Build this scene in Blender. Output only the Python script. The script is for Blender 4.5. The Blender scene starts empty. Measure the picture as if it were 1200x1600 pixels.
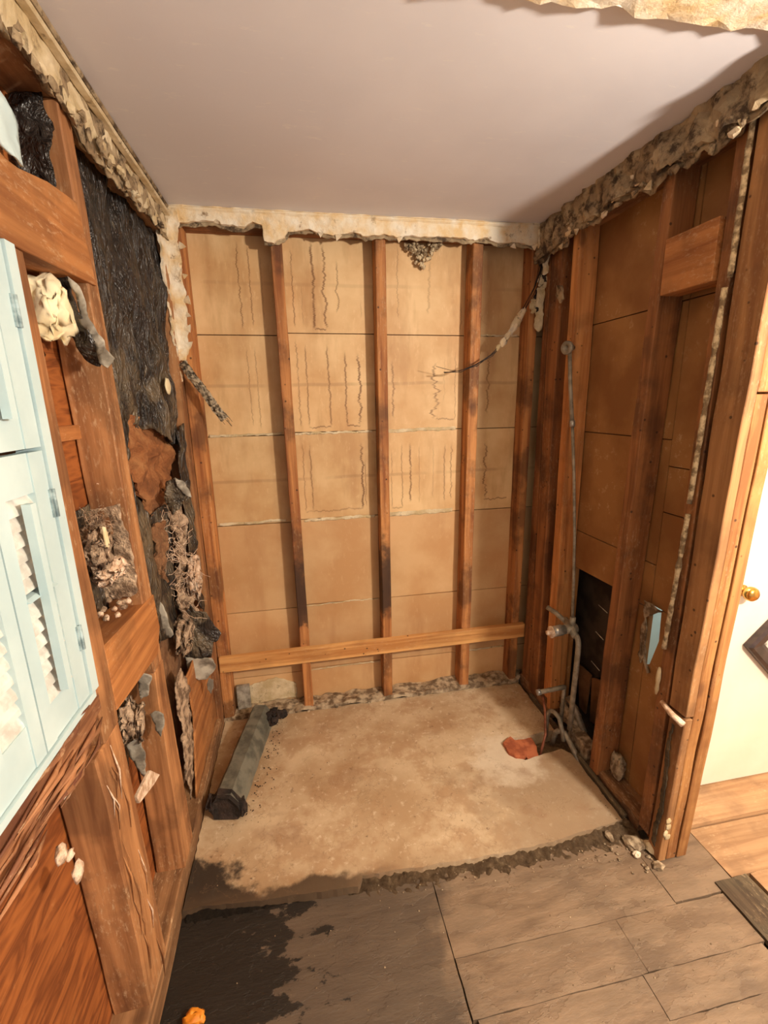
import bpy, bmesh, math, random
from mathutils import Vector, Matrix, noise
from mathutils.geometry import delaunay_2d_cdt
random.seed(7)
SC = bpy.context.scene
COL = SC.collection
R = math.radians

# ------------------------------------------------------------------ camera
cam_d = bpy.data.cameras.new('camera')
cam = bpy.data.objects.new('camera', cam_d); COL.objects.link(cam)
pitch, yaw, roll = R(13.607), R(10.3175), R(1.1888)
fwd = Vector((math.sin(yaw)*math.cos(pitch), math.cos(yaw)*math.cos(pitch), -math.sin(pitch)))
rgt = Vector((math.cos(yaw), -math.sin(yaw), 0)); dwn = fwd.cross(rgt)
r2 = math.cos(roll)*rgt + math.sin(roll)*dwn
d2 = -math.sin(roll)*rgt + math.cos(roll)*dwn
m = Matrix((( r2.x, -d2.x, -fwd.x), (r2.y, -d2.y, -fwd.y), (r2.z, -d2.z, -fwd.z))).to_4x4()
m.translation = (0, 0, 1.558)
cam.matrix_world = m
cam_d.sensor_fit = 'VERTICAL'; cam_d.sensor_height = 36.0
cam_d.lens = 36.0*705.756/1600
cam_d.clip_start = 0.02
SC.camera = cam

# ------------------------------------------------------------------ world, lamps, exposure
w = bpy.data.worlds.new('world'); SC.world = w; w.use_nodes = True
bg = w.node_tree.nodes['Background']
bg.inputs[0].default_value = (1.0, 0.93, 0.86, 1); bg.inputs[1].default_value = 0.31
def lamp(name, loc, power, color, radius):
    l = bpy.data.lights.new(name, 'POINT'); l.energy = power; l.color = color; l.shadow_soft_size = radius
    o = bpy.data.objects.new(name, l); COL.objects.link(o); o.location = loc; return o
lamp('vanity_lamp', (1.40, -0.15, 1.84), 72, (1.0, 0.89, 0.75), 0.06)
lamp('hole_fill_light', (1.42, 1.37, 1.25), 2.0, (0.86, 0.96, 1.0), 0.04)  # unseen lamp, added only to brighten the pale blue panel behind the hole
vs = SC.view_settings
vs.view_transform = 'Standard'; vs.look = 'None'; vs.gamma = 1.0; vs.use_curve_mapping = False
vs.exposure = 1.3

# ------------------------------------------------------------------ material helpers
def srgb(r, g, b):
    f = lambda c: (c/12.92 if c <= .04045 else ((c+.055)/1.055)**2.4)
    return (f(r/255), f(g/255), f(b/255), 1)
class NT:
    def __init__(s, name, rough=.7, metal=0.0):
        s.m = bpy.data.materials.new(name); s.m.use_nodes = True
        s.t = s.m.node_tree; s.b = s.t.nodes['Principled BSDF']
        s.b.inputs['Roughness'].default_value = rough; s.b.inputs['Metallic'].default_value = metal
        s.tc = s.t.nodes.new('ShaderNodeTexCoord')
        s.co = s.tc.outputs['Object']
    def lk(s, a, b): s.t.links.new(a, b)
    def put(s, sock, v):
        if hasattr(v, 'is_output'): s.lk(v, sock)
        else: sock.default_value = v
    def mapping(s, scale=(1,1,1), loc=(0,0,0), rot=(0,0,0), src=None):
        n = s.t.nodes.new('ShaderNodeMapping'); s.lk(src or s.co, n.inputs[0])
        n.inputs['Scale'].default_value = scale; n.inputs['Location'].default_value = loc; n.inputs['Rotation'].default_value = rot
        return n.outputs[0]
    def noise(s, scale, detail=4, vec=None, rough=.55, dist=0):
        n = s.t.nodes.new('ShaderNodeTexNoise'); s.lk(vec or s.co, n.inputs['Vector'])
        n.inputs['Scale'].default_value = scale; n.inputs['Detail'].default_value = detail
        n.inputs['Roughness'].default_value = rough; n.inputs['Distortion'].default_value = dist
        return n.outputs['Fac']
    def voro(s, scale, vec=None, feat='F1', out='Distance'):
        n = s.t.nodes.new('ShaderNodeTexVoronoi'); s.lk(vec or s.co, n.inputs['Vector'])
        n.feature = feat; n.inputs['Scale'].default_value = scale; return n.outputs[out]
    def ramp(s, fac, stops, interp='LINEAR'):
        n = s.t.nodes.new('ShaderNodeValToRGB'); s.lk(fac, n.inputs[0]); cr = n.color_ramp; cr.interpolation = interp
        while len(cr.elements) < len(stops): cr.elements.new(.5)
        for e, (p, c) in zip(cr.elements, stops):
            e.position = p; e.color = c if len(c) == 4 else (*c, 1)
        return n.outputs[0]
    def math(s, op, a, b=0.0, c=0.0, clamp=False):
        n = s.t.nodes.new('ShaderNodeMath'); n.operation = op; n.use_clamp = clamp
        s.put(n.inputs[0], a); s.put(n.inputs[1], b); s.put(n.inputs[2], c); return n.outputs[0]
    def step(s, v, lo, hi):
        n = s.t.nodes.new('ShaderNodeMapRange'); n.clamp = True; n.interpolation_type = 'SMOOTHSTEP'
        s.put(n.inputs[0], v); n.inputs[1].default_value = lo; n.inputs[2].default_value = hi
        return n.outputs[0]
    def mix(s, fac, a, b, mode='MIX'):
        n = s.t.nodes.new('ShaderNodeMix'); n.data_type = 'RGBA'; n.blend_type = mode; n.clamp_factor = True
        s.put(n.inputs[0], fac); s.put(n.inputs[6], a); s.put(n.inputs[7], b); return n.outputs[2]
    def rnd(s):
        n = s.t.nodes.new('ShaderNodeObjectInfo'); return n.outputs['Random']
    def xyz(s, src=None):
        n = s.t.nodes.new('ShaderNodeSeparateXYZ'); s.lk(src or s.co, n.inputs[0]); return n.outputs
    def comb(s, x=0.0, y=0.0, z=0.0):
        n = s.t.nodes.new('ShaderNodeCombineXYZ'); s.put(n.inputs[0], x); s.put(n.inputs[1], y); s.put(n.inputs[2], z); return n.outputs[0]
    def bump(s, h, strength=.4, dist=.004):
        n = s.t.nodes.new('ShaderNodeBump'); s.lk(h, n.inputs['Height']); n.inputs['Strength'].default_value = strength
        n.inputs['Distance'].default_value = dist; s.lk(n.outputs[0], s.b.inputs['Normal'])
    def color(s, c): s.put(s.b.inputs['Base Color'], c); return s
G = lambda v: (v, v, v, 1)

def wood(name, dark, light, axis='z', rough=.75, dirt=.35, dirtcol=srgb(70,42,24), vary=.25, dots=True, dust=.25, damp=None):
    n = NT(name, rough)
    sc = {'x': (1.6, 34, 34), 'y': (34, 1.6, 34), 'z': (34, 34, 1.6)}[axis]
    r = n.rnd()
    off = n.math('MULTIPLY', r, 37.0)
    vm = n.t.nodes.new('ShaderNodeVectorMath'); vm.operation = 'ADD'
    n.lk(n.co, vm.inputs[0]); n.lk(n.comb(off, off, off), vm.inputs[1]); v = vm.outputs[0]
    g = n.noise(1.0, 6, n.mapping(sc, src=v), .6, .4)
    c = n.ramp(g, [(.38, dark), (.60, light)])
    big = n.noise(5.0, 5, v)
    c = n.mix(n.math('MULTIPLY', n.step(big, .47, .62), dirt), c, dirtcol)
    if dust: c = n.mix(n.math('MULTIPLY', n.math('MULTIPLY', n.step(n.noise(34, 8, n.mapping(tuple(q**.35 for q in sc), src=v), .75), .52, .66), n.step(n.noise(4, 3, v), .42, .58)), dust), c, srgb(214,186,148))
    if dots:
        d = n.voro(22, v); c = n.mix(n.math('MULTIPLY', n.step(d, .13, .06), .8), c, srgb(45,25,14))
        kn = n.voro(4.2, n.mapping((1,1,.6), src=v)); c = n.mix(n.math('MULTIPLY', n.step(kn, .11, .05), .55), c, srgb(80,42,18))
    if damp:
        zz = n.math('MULTIPLY_ADD', n.math('SUBTRACT', n.noise(9, 6, None, .6), .5), .5, n.xyz()[2])
        c = n.mix(n.math('MULTIPLY', n.math('MULTIPLY', n.step(zz, damp[0], damp[0]+.06), n.step(zz, damp[1], damp[1]-.12)), .82), c, srgb(54,36,26))
    val = n.math('MULTIPLY_ADD', r, vary, 1 - vary/2)
    c = n.mix(1.0, c, n.comb(val, val, val), 'MULTIPLY')
    n.color(c); n.bump(g, .35, .003); return n.m

def plain(name, c1, c2, scale=12, rough=.8, bump=.25, bd=.004, metal=0, detail=6, lo=.41, hi=.59):
    n = NT(name, rough, metal); f = n.noise(scale, detail)
    n.color(n.ramp(f, [(lo, c1), (hi, c2)]))
    if bump: n.bump(n.noise(scale*3, 6), bump, bd)
    return n.m

M = {}
M['stud'] = wood('stud_wood', srgb(146,86,44), srgb(202,138,80), 'z', dirt=.6, dirtcol=srgb(62,36,20))
M['stud_lit'] = wood('lit_stud_wood', srgb(178,112,58), srgb(218,154,92), 'z', dirt=.3)  # lighter copy of the stud wood; light falling on it is painted in
M['stud_damp'] = wood('damp_stud_wood', srgb(146,86,44), srgb(202,138,80), 'z', dirt=.6, dirtcol=srgb(62,36,20), damp=(.44,.90))
M['stud_left'] = wood('left_stud_wood', srgb(134,86,50), srgb(182,128,82), 'z', dots=False, dirt=.45, dust=.5)
M['stud_right'] = wood('right_stud_wood', srgb(120,74,38), srgb(162,106,60), 'z', dirt=.55, dust=.3)
M['wood_x'] = wood('ledger_wood', srgb(186,124,66), srgb(226,170,104), 'x', dirt=.15)
M['wood_y'] = wood('block_wood', srgb(146,88,44), srgb(186,124,70), 'y', dots=False, dirt=.3, dust=.4)
M['plate'] = wood('plate_wood', srgb(108,74,46), srgb(160,118,80), 'y', dots=False, dirt=.5, dust=.6)
M['plate_x'] = wood('top_plate_wood', srgb(104,62,30), srgb(142,92,50), 'x', dots=False, dirt=.5)
M['jamb'] = wood('jamb_pine', srgb(134,84,42), srgb(180,128,74), 'z', dirt=.5, dirtcol=srgb(124,74,36), vary=.15)
M['jamb_face_shaded'] = wood('shaded_jamb_face_wood', srgb(132,88,52), srgb(172,124,78), 'z', dirt=.35, vary=.1)  # duller copy of the jamb pine; shade of its unlit face painted in
M['splinter'] = wood('splintered_sill_wood', srgb(104,62,38), srgb(176,122,82), 'y', dots=False, dirt=.5, dirtcol=srgb(92,44,34), dust=.5)
M['bead'] = plain('rough_plaster_bead', srgb(128,106,78), srgb(214,192,156), 42, .85, .9, .006, lo=.42, hi=.58)
M['beam'] = plain('weathered_beam', srgb(80,79,70), srgb(116,113,100), 16, .65, .5, .004)
M['beam_end'] = plain('rotten_beam_end', srgb(32,24,20), srgb(60,45,38), 20, .9, .8, .01)
M['galv'] = plain('aged_galvanised_pipe', srgb(128,120,106), srgb(162,152,136), 30, .5, .2, .001, .3)
M['chrome'] = plain('worn_chrome', srgb(150,146,140), srgb(205,200,192), 30, .35, .1, .001, .6)
M['copper'] = plain('dull_copper', srgb(120,72,52), srgb(168,108,84), 30, .5, .2, .001, .4)
M['clay'] = plain('red_clay', srgb(148,76,46), srgb(184,104,66), 22, .85, .4, .003)
M['brass'] = plain('brass', srgb(190,130,50), srgb(225,170,90), 20, .25, 0, 0, 1.0)
M['door'] = plain('door_paint', srgb(236,224,206), srgb(242,231,215), 3, .45, .05, .001)
M['picture_frame'] = plain('dark_frame_wood', srgb(44,32,30), srgb(66,50,46), 30, .35, .15, .001)
M['picture_mat'] = plain('grey_picture', srgb(120,112,104), srgb(200,196,186), 60, .6, 0)
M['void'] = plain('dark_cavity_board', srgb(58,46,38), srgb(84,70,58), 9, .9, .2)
M['cardboard'] = plain('brown_cardboard', srgb(110,76,46), srgb(142,100,64), 9, .9, .2)
M['foam'] = plain('cream_foam', srgb(226,204,158), srgb(246,232,196), 9, .9, .4, .006)
M['fluff'] = plain('grey_fluff', srgb(120,96,76), srgb(206,178,150), 34, 1, .9, .012)
M['tuft'] = plain('pale_fibre', srgb(196,160,130), srgb(240,214,190), 50, 1, .6, .006)
M['pale_blue'] = plain('pale_blue_paint', srgb(182,212,222), srgb(194,222,230), 5, .6, .05)
M['lathmetal'] = plain('plastered_metal_lath', srgb(104,90,72), srgb(226,212,186), 60, .8, .8, .006, lo=.40, hi=.56)
M['orange'] = plain('orange_peel', srgb(206,120,24), srgb(236,150,40), 20, .6, .3)
M['hinge'] = plain('painted_hinge', srgb(120,140,146), srgb(172,194,200), 40, .5, .3)
M['louver'] = plain('dusty_louver_paint', srgb(190,188,182), srgb(222,222,218), 26, .6, .12, .002)
M['crumb'] = plain('plaster_crumb', srgb(112,92,70), srgb(188,168,140), 30, .9, .7, .006)
M['greyboard'] = plain('grey_card', srgb(120,112,100), srgb(176,168,154), 20, .8, .3)

def mk_ceiling():
    n = NT('ceiling_paint', .72)
    f = n.noise(1.6, 4); c = n.ramp(f, [(.40, srgb(222,218,222)), (.60, srgb(230,226,229))])
    c = n.mix(n.math('MULTIPLY', n.step(n.noise(14, 8, n.mapping((1,3,1)), .7), .60, .68), .35), c, srgb(244,240,232))
    n.color(c); n.bump(n.noise(9, 6, None, .6), .12, .006); return n.m
M['ceiling'] = mk_ceiling()

def mk_plaster(name, a, b, dirt, dl, dh):
    n = NT(name, .85)
    c = n.ramp(n.noise(14, 6), [(.38, a), (.62, b)])
    c = n.mix(n.step(n.noise(22, 8, None, .7), dl, dh), c, dirt)
    n.color(c); n.bump(n.noise(48, 8, None, .7), .7, .008); return n.m
M['plaster'] = mk_plaster('torn_plaster', srgb(228,196,146), srgb(240,228,206), srgb(150,124,94), .58, .72)
M['plaster_tan'] = mk_plaster('yellowed_plaster', srgb(196,172,130), srgb(224,206,172), srgb(120,96,66), .56, .72)
M['plaster_dirty_shaded'] = mk_plaster('dirty_shaded_plaster', srgb(140,116,86), srgb(186,164,130), srgb(78,60,42), .46, .62)  # dirt, with the shade on the right rim also put into the tone

def mk_lath():
    """brown paper face of the boards behind the studs, with run-down water marks"""
    n = NT('board_paper', .6)
    s = n.xyz(); X, Z = s[0], s[2]
    r = n.rnd()
    c = n.ramp(n.noise(3.2, 5), [(.40, srgb(200,158,108)), (.60, srgb(220,186,138))])
    c = n.mix(n.math('MULTIPLY', n.step(n.noise(2.4, 4, n.mapping((3,1,.7))), .5, .72), .4), c, srgb(166,116,68))
    sp = n.noise(60, 6, n.mapping((1,1,.35)), .7)
    c = n.mix(n.math('MULTIPLY', n.step(sp, .57, .68), .35), c, srgb(228,196,150))
    # water marks: wobbling vertical lines (x0, z_low, z_high, wobble, width, strength)
    lines = [(-.213,1.88,2.24,.010,.005,.8),(-.167,1.89,2.23,.006,.005,.75),(-.12,1.92,2.2,.006,.006,.3),(.012,1.89,2.22,.007,.005,.8),
     (.102,1.88,2.25,.012,.009,1),(.150,1.885,2.24,.016,.008,.9),(.208,1.95,2.18,.012,.006,.7),(.05,1.9,2.08,.006,.004,.35),(.31,1.93,2.02,.01,.005,.3),
     (-.205,1.46,1.82,.006,.004,.6),(-.170,1.45,1.82,.006,.005,.5),(.012,1.45,1.85,.008,.006,.6),(.051,1.45,1.83,.005,.006,.75),(.152,1.45,1.83,.008,.007,.8),
     (.229,1.45,1.80,.008,.007,.9),(.293,1.45,1.79,.016,.009,1),(.453,1.48,1.76,.012,.008,.7),(.667,1.47,1.75,.034,.010,.9),(.765,1.46,1.80,.006,.004,.6),(.71,1.55,1.78,.008,.003,.3),
     (.934,1.49,1.80,.02,.007,.75),(.012,1.04,1.39,.006,.005,.6),(.047,1.04,1.39,.006,.006,.75),(.293,1.04,1.38,.012,.009,1),(.31,1.05,1.3,.006,.005,.6),
     (.441,1.035,1.34,.005,.004,.6),(.494,1.03,1.37,.006,.005,.7),(.537,1.06,1.37,.007,.008,.9),(.583,1.05,1.37,.004,.004,.4),(.715,1.05,1.36,.006,.006,.7),(.75,1.06,1.36,.01,.005,.7),(.655,1.07,1.36,.006,.004,.35),
     (.934,1.055,1.36,.02,.007,.95),(.484,1.93,2.25,.008,.005,.45),(.633,1.95,2.2,.012,.009,.35),(.787,1.87,2.02,.008,.006,.5),(.90,1.9,2.0,.03,.005,.3)]
    tot = None
    for i, (x0, z0, z1, wob, wd, st) in enumerate(lines):
        # each line wobbles on its own
        w1 = n.noise(17.0, 7, n.comb(i*3.7, 0.0, Z), .78)
        xx = n.math('MULTIPLY_ADD', n.math('SUBTRACT', w1, .5), wob*5.5, X)
        d = n.math('ABSOLUTE', n.math('SUBTRACT', xx, x0))
        l = n.step(d, wd*.85, wd*.15)
        zz = n.math('MULTIPLY', n.step(Z, z0, z0+.025), n.step(Z, z1, z1-.05))
        l = n.math('MULTIPLY', n.math('MULTIPLY', l, zz), st)
        tot = l if tot is None else n.math('MAXIMUM', tot, l)
    # closed feet of the marks: (x_low, x_high, z, strength)
    for i, (x0, x1, z0, st) in enumerate([(.051,.152,1.452,.8),(.229,.293,1.452,.9),(.10,.15,1.888,.9),(.047,.293,1.045,.55),(.012,.047,1.045,.4),(.934,1.06,1.055,.8),(.667,.76,1.475,.6),(.441,.494,1.035,.5)]):
        w1 = n.noise(22.0, 6, n.comb(X, i*5.1, 0.0), .7)
        zz = n.math('MULTIPLY_ADD', n.math('SUBTRACT', w1, .5), .05, Z)
        l = n.step(n.math('ABSOLUTE', n.math('SUBTRACT', zz, z0)), .005, .001)
        l = n.math('MULTIPLY', n.math('MULTIPLY', l, n.math('MULTIPLY', n.step(X, x0-.004, x0+.004), n.step(X, x1+.004, x1-.004))), st)
        tot = n.math('MAXIMUM', tot, l)
    brk = n.step(n.noise(30, 5), .28, .5)
    tot = n.math('MULTIPLY', tot, n.math('MULTIPLY_ADD', brk, .6, .4))
    # faint cross bands left by older laths and punched marks on the lower boards
    for z0, st in ((2.07,.16),(1.645,.28),(1.21,.28)):
        band = n.step(n.math('ABSOLUTE', n.math('SUBTRACT', n.math('MULTIPLY_ADD', n.noise(3, 2), .02, Z), z0+.01)), .011, .003)
        tot = n.math('MAXIMUM', tot, n.math('MULTIPLY', n.math('MULTIPLY', band, n.step(n.noise(5, 3), .35, .55)), st))
    halo = n.step(n.noise(4.0, 5, n.mapping((2.2,1,.5)), .6), .52, .66)
    c = n.mix(n.math('MULTIPLY', n.math('MULTIPLY', halo, n.step(Z, .95, 1.15)), .3), c, srgb(160,116,66))
    c = n.mix(n.math('MULTIPLY', n.step(Z, 1.0, .99), .35), c, srgb(190,134,88))
    c = n.mix(n.math('MULTIPLY', tot, .85), c, srgb(110,70,34))
    val = n.math('MULTIPLY_ADD', r, .16, .92)
    c = n.mix(1.0, c, n.comb(val, n.math('MULTIPLY', val, .99), n.math('MULTIPLY', val, .97)), 'MULTIPLY')
    n.color(c); n.bump(n.noise(40, 5), .12, .002); return n.m
M['lath'] = mk_lath()
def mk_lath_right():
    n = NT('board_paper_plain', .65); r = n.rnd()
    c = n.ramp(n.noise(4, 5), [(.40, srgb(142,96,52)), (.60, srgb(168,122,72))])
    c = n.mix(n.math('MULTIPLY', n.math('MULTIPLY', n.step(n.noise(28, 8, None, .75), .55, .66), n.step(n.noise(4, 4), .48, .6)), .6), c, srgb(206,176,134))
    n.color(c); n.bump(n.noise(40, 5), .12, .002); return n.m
M['lath_right'] = mk_lath_right()

def mk_ply():
    n = NT('plywood_sheathing', .6)
    v = n.mapping((1, 1.2, 7), rot=(R(28),0,0))
    f = n.noise(3, 3, v, .5, 1.4)
    wv = n.math('PINGPONG', n.math('MULTIPLY', f, 7.0), 1.0)
    c = n.ramp(wv, [(.0, srgb(112,58,24)), (.4, srgb(140,78,36)), (1, srgb(164,96,46))])
    c = n.mix(n.math('MULTIPLY', n.step(n.noise(18, 7, None, .7), .6, .75), .35), c, srgb(206,150,96))
    n.color(c); n.bump(wv, .15, .002); return n.m
M['ply'] = mk_ply()

def mk_tar():
    n = NT('tar_paper', .33)
    f = n.noise(7, 7, n.mapping((1,1.6,.7)), .65, .8)
    c = n.ramp(f, [(.35, srgb(30,26,24)), (.62, srgb(56,48,44))])
    s = n.noise(30, 7, n.mapping((1,1.8,.45)), .7, .6)
    z = n.xyz()[2]
    c = n.mix(n.math('MULTIPLY', n.step(s, .60, .72), .6), c, srgb(140,126,106))
    low = n.math('MULTIPLY', n.step(z, 1.78, 1.52), n.step(n.noise(9, 5), .42, .62))
    c = n.mix(n.math('MULTIPLY', low, .65), c, srgb(128,112,90))
    n.color(c)
    rg = n.math('ABSOLUTE', n.math('SUBTRACT', n.noise(9, 4, n.mapping((1,2.0,.55)), .55, 1.6), .5)); rg2 = n.math('ABSOLUTE', n.math('SUBTRACT', n.noise(26, 3, n.mapping((1,1.6,.6)), .5, 1.0), .5))
    n.bump(n.math('MULTIPLY_ADD', rg2, .35, rg), 1.0, .05); return n.m
M['tar'] = mk_tar()
def mk_fibre():
    n = NT('rotten_fibreboard', .95)
    f = n.noise(11, 8, None, .65)
    z = n.xyz()[2]
    c = n.ramp(f, [(.32, srgb(128,78,44)), (.5, srgb(176,112,66)), (.68, srgb(204,146,94))])
    c = n.mix(n.math('MULTIPLY', n.step(z, 1.25, 1.0), .6), c, n.ramp(n.noise(24, 8, n.mapping((1,1.5,.5)), .7), [(.35, srgb(74,54,40)), (.65, srgb(176,140,104))]))
    n.color(c); n.bump(n.noise(30, 8, None, .75), 1.0, .02); return n.m
M['fibre'] = mk_fibre()

def mk_concrete():
    n = NT('stained_concrete', .8)
    s = n.xyz(); X, Y = s[0], s[1]
    c = n.ramp(n.noise(2.6, 6), [(.40, srgb(176,146,112)), (.60, srgb(206,182,150))])
    c = n.mix(n.math('MULTIPLY', n.step(n.noise(5, 8, None, .68), .46, .60), .55), c, srgb(164,126,90))
    c = n.mix(n.math('MULTIPLY', n.step(n.noise(34, 8, None, .72), .55, .66), .45), c, srgb(228,210,184))
    c = n.mix(n.math('MULTIPLY', n.step(n.noise(19, 8, None, .72), .60, .68), .6), c, srgb(112,84,58))
    # soaked dark corner near the left wall
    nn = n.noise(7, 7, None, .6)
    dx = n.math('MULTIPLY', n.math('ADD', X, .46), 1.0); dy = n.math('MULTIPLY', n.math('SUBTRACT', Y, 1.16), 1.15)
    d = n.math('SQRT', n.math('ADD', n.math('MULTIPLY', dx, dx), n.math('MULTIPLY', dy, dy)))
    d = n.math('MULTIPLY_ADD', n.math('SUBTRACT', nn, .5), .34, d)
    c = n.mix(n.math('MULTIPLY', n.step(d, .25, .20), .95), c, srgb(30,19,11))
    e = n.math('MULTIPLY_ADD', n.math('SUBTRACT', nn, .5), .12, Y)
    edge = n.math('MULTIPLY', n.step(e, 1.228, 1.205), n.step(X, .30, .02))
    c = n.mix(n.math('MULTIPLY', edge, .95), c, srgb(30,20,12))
    c = n.mix(n.math('MULTIPLY', n.step(e, 1.28, 1.17), .35), c, srgb(128,100,72))
    gx = n.math('MULTIPLY_ADD', n.math('SUBTRACT', nn, .5), .9, X)
    c = n.mix(n.math('MULTIPLY', n.math('MULTIPLY', n.step(gx, .45, .8), n.step(Y, 1.75, 1.45)), .55), c, srgb(150,128,104))
    px = n.math('SUBTRACT', X, .82); py = n.math('SUBTRACT', Y, 1.58)
    pd = n.math('MULTIPLY_ADD', n.math('SUBTRACT', n.noise(9, 7, None, .6), .5), .45, n.math('SQRT', n.math('ADD', n.math('MULTIPLY', px, px), n.math('MULTIPLY', py, py))))
    c = n.mix(n.math('MULTIPLY', n.step(pd, .22, .06), .6), c, srgb(226,212,190))
    c = n.mix(n.math('MULTIPLY', n.step(n.noise(3.2, 8, n.mapping((1,1.5,1)), .62), .56, .64), .3), c, srgb(142,104,76))
    crk = n.math('ABSOLUTE', n.math('SUBTRACT', n.noise(4.5, 8, None, .6), .5))
    c = n.mix(n.math('MULTIPLY', n.step(crk, .006, .001), .3), c, srgb(120,92,66))
    n.color(c); n.bump(n.noise(26, 8, None, .65), .35, .006); return n.m
M['concrete'] = mk_concrete()
def mk_rubble():
    n = NT('crumbled_mortar', .95)
    X = n.xyz()[0]
    c = n.ramp(n.noise(34, 8, None, .7), [(.3, srgb(92,70,48)), (.55, srgb(140,114,86)), (.75, srgb(190,164,130))])
    k = n.math('MULTIPLY_ADD', n.math('SUBTRACT', n.noise(8, 5), .5), .3, X)
    c = n.mix(n.math('MULTIPLY', n.step(k, .2, -.02), .9), c, srgb(17,12,8))
    n.color(c); n.bump(n.noise(60, 8, None, .75), 1, .012); return n.m
M['rubble'] = mk_rubble()
def mk_floor():
    n = NT('grimy_floorboard', .62)
    s = n.xyz(); X, Y = s[0], s[1]; r = n.rnd()
    g = n.noise(2, 6, n.mapping((3, 14, 1)), .6, .3)
    c = n.ramp(g, [(.36, srgb(112,91,72)), (.64, srgb(138,115,93))])
    c = n.mix(n.math('MULTIPLY', n.step(n.noise(4, 6, None, .6), .48, .7), .5), c, srgb(98,82,68))
    k = n.math('MULTIPLY_ADD', n.math('SUBTRACT', n.noise(3.4, 7, None, .65), .5), 1.0, X)
    c = n.mix(n.math('MULTIPLY', n.step(k, .44, .30), .7), c, srgb(70,60,52))
    kk = n.math('MULTIPLY_ADD', n.math('SUBTRACT', n.noise(10.0, 8, n.mapping((1,1.6,1), loc=(3.1,1.7,0)), .62), .5), 1.35, X)
    blk = n.step(kk, -.10, -.16)
    c = n.mix(n.math('MULTIPLY', blk, .95), c, srgb(26,19,13))
    c = n.mix(n.math('MULTIPLY', n.step(n.noise(70, 6, None, .7), .64, .76), .4), c, srgb(178,158,132))
    c = n.mix(n.math('MULTIPLY', n.step(n.noise(16, 8, None, .75), .63, .7), .55), c, srgb(66,50,38))
    val = n.math('MULTIPLY_ADD', r, .08, .96); c = n.mix(1.0, c, n.comb(val, val, val), 'MULTIPLY')
    pl = n.step(n.noise(5.5, 6, n.mapping((1, 1.8, 1)), .62), .50, .515)
    n.color(n.mix(n.math('MULTIPLY', n.math('MULTIPLY', pl, n.step(X, .1, .5)), .2), c, srgb(150,130,108))); n.bump(n.math('MULTIPLY_ADD', pl, .35, n.noise(18, 8, n.mapping((1, 3, 1)), .65)), .5, .006); return n.m
M['floor'] = mk_floor()
M['floor_pine'] = wood('worn_pine_floor', srgb(160,122,88), srgb(186,148,110), 'x', dots=False, dirt=.55, dirtcol=srgb(128,98,72), dust=.5)
M['floor_dark'] = wood('dark_loose_board', srgb(62,52,38), srgb(96,82,62), 'y', dots=False, dirt=.3)

def mk_shutter():
    n = NT('pale_blue_shutter_paint', .42)
    c = n.ramp(n.noise(5, 5), [(.40, srgb(184,208,214)), (.60, srgb(200,221,225))])
    c = n.mix(n.math('MULTIPLY', n.step(n.noise(40, 6, None, .7), .66, .76), .35), c, srgb(140,160,160))
    n.color(c); n.bump(n.noise(20, 4), .12, .002); return n.m
M['shutter'] = mk_shutter()

# ------------------------------------------------------------------ object helpers
def link(name, me, mat, parent=None, label=None, smooth=False):
    if smooth:
        for p in me.polygons: p.use_smooth = True
    o = bpy.data.objects.new(name, me); COL.objects.link(o)
    if mat: me.materials.append(M[mat] if isinstance(mat, str) else mat)
    if parent is not None:
        o.parent = parent
        base = parent
        off = Vector((0,0,0))
        while base is not None: off += base.location; base = base.parent
        me.transform(Matrix.Translation(-off))
    if label: o['label'] = label
    return o
def from_bm(name, bm, mat, parent=None, label=None, smooth=False):
    me = bpy.data.meshes.new(name); bmesh.ops.recalc_face_normals(bm, faces=bm.faces); bm.to_mesh(me); bm.free()
    return link(name, me, mat, parent, label, smooth)
def root(name, loc=(0,0,0), label=None, cat=None, group=None, kind=None):
    o = bpy.data.objects.new(name, None); COL.objects.link(o); o.location = loc; o.empty_display_size = .05
    tag(o, label, cat, group, kind); return o
def tag(o, label=None, cat=None, group=None, kind=None):
    if label: o['label'] = label
    if cat: o['category'] = cat
    if group: o['group'] = group
    if kind: o['kind'] = kind
    return o
def hexa(bot, top, bev=.002, bm=None, warp=0, cuts=0, seed=0):
    """solid between two quads (corner lists in the same order)"""
    own = bm or bmesh.new()
    vb = [own.verts.new(p) for p in bot]; vt = [own.verts.new(p) for p in top]
    own.faces.new(vb[::-1]); own.faces.new(vt)
    sides = []
    for i in range(4):
        j = (i+1) % 4; own.faces.new((vb[i], vb[j], vt[j], vt[i])); sides.append((vb[i], vt[i]))
    if cuts:
        es = [own.edges.get(s) for s in sides]
        bmesh.ops.subdivide_edges(own, edges=es, cuts=cuts, use_grid_fill=True)
        if warp:
            for v in own.verts:
                nv = noise.noise_vector(Vector(v.co)*6 + Vector((seed*3.1, seed, -seed)))
                v.co += Vector((nv.x, nv.y, nv.z*.3))*warp
    if bev and bm is None:
        es = [e for e in own.edges if e.is_manifold and e.calc_face_angle(0) > .6]
        bmesh.ops.bevel(own, geom=es, offset=bev, segments=1, affect='EDGES')
    return own
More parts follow.
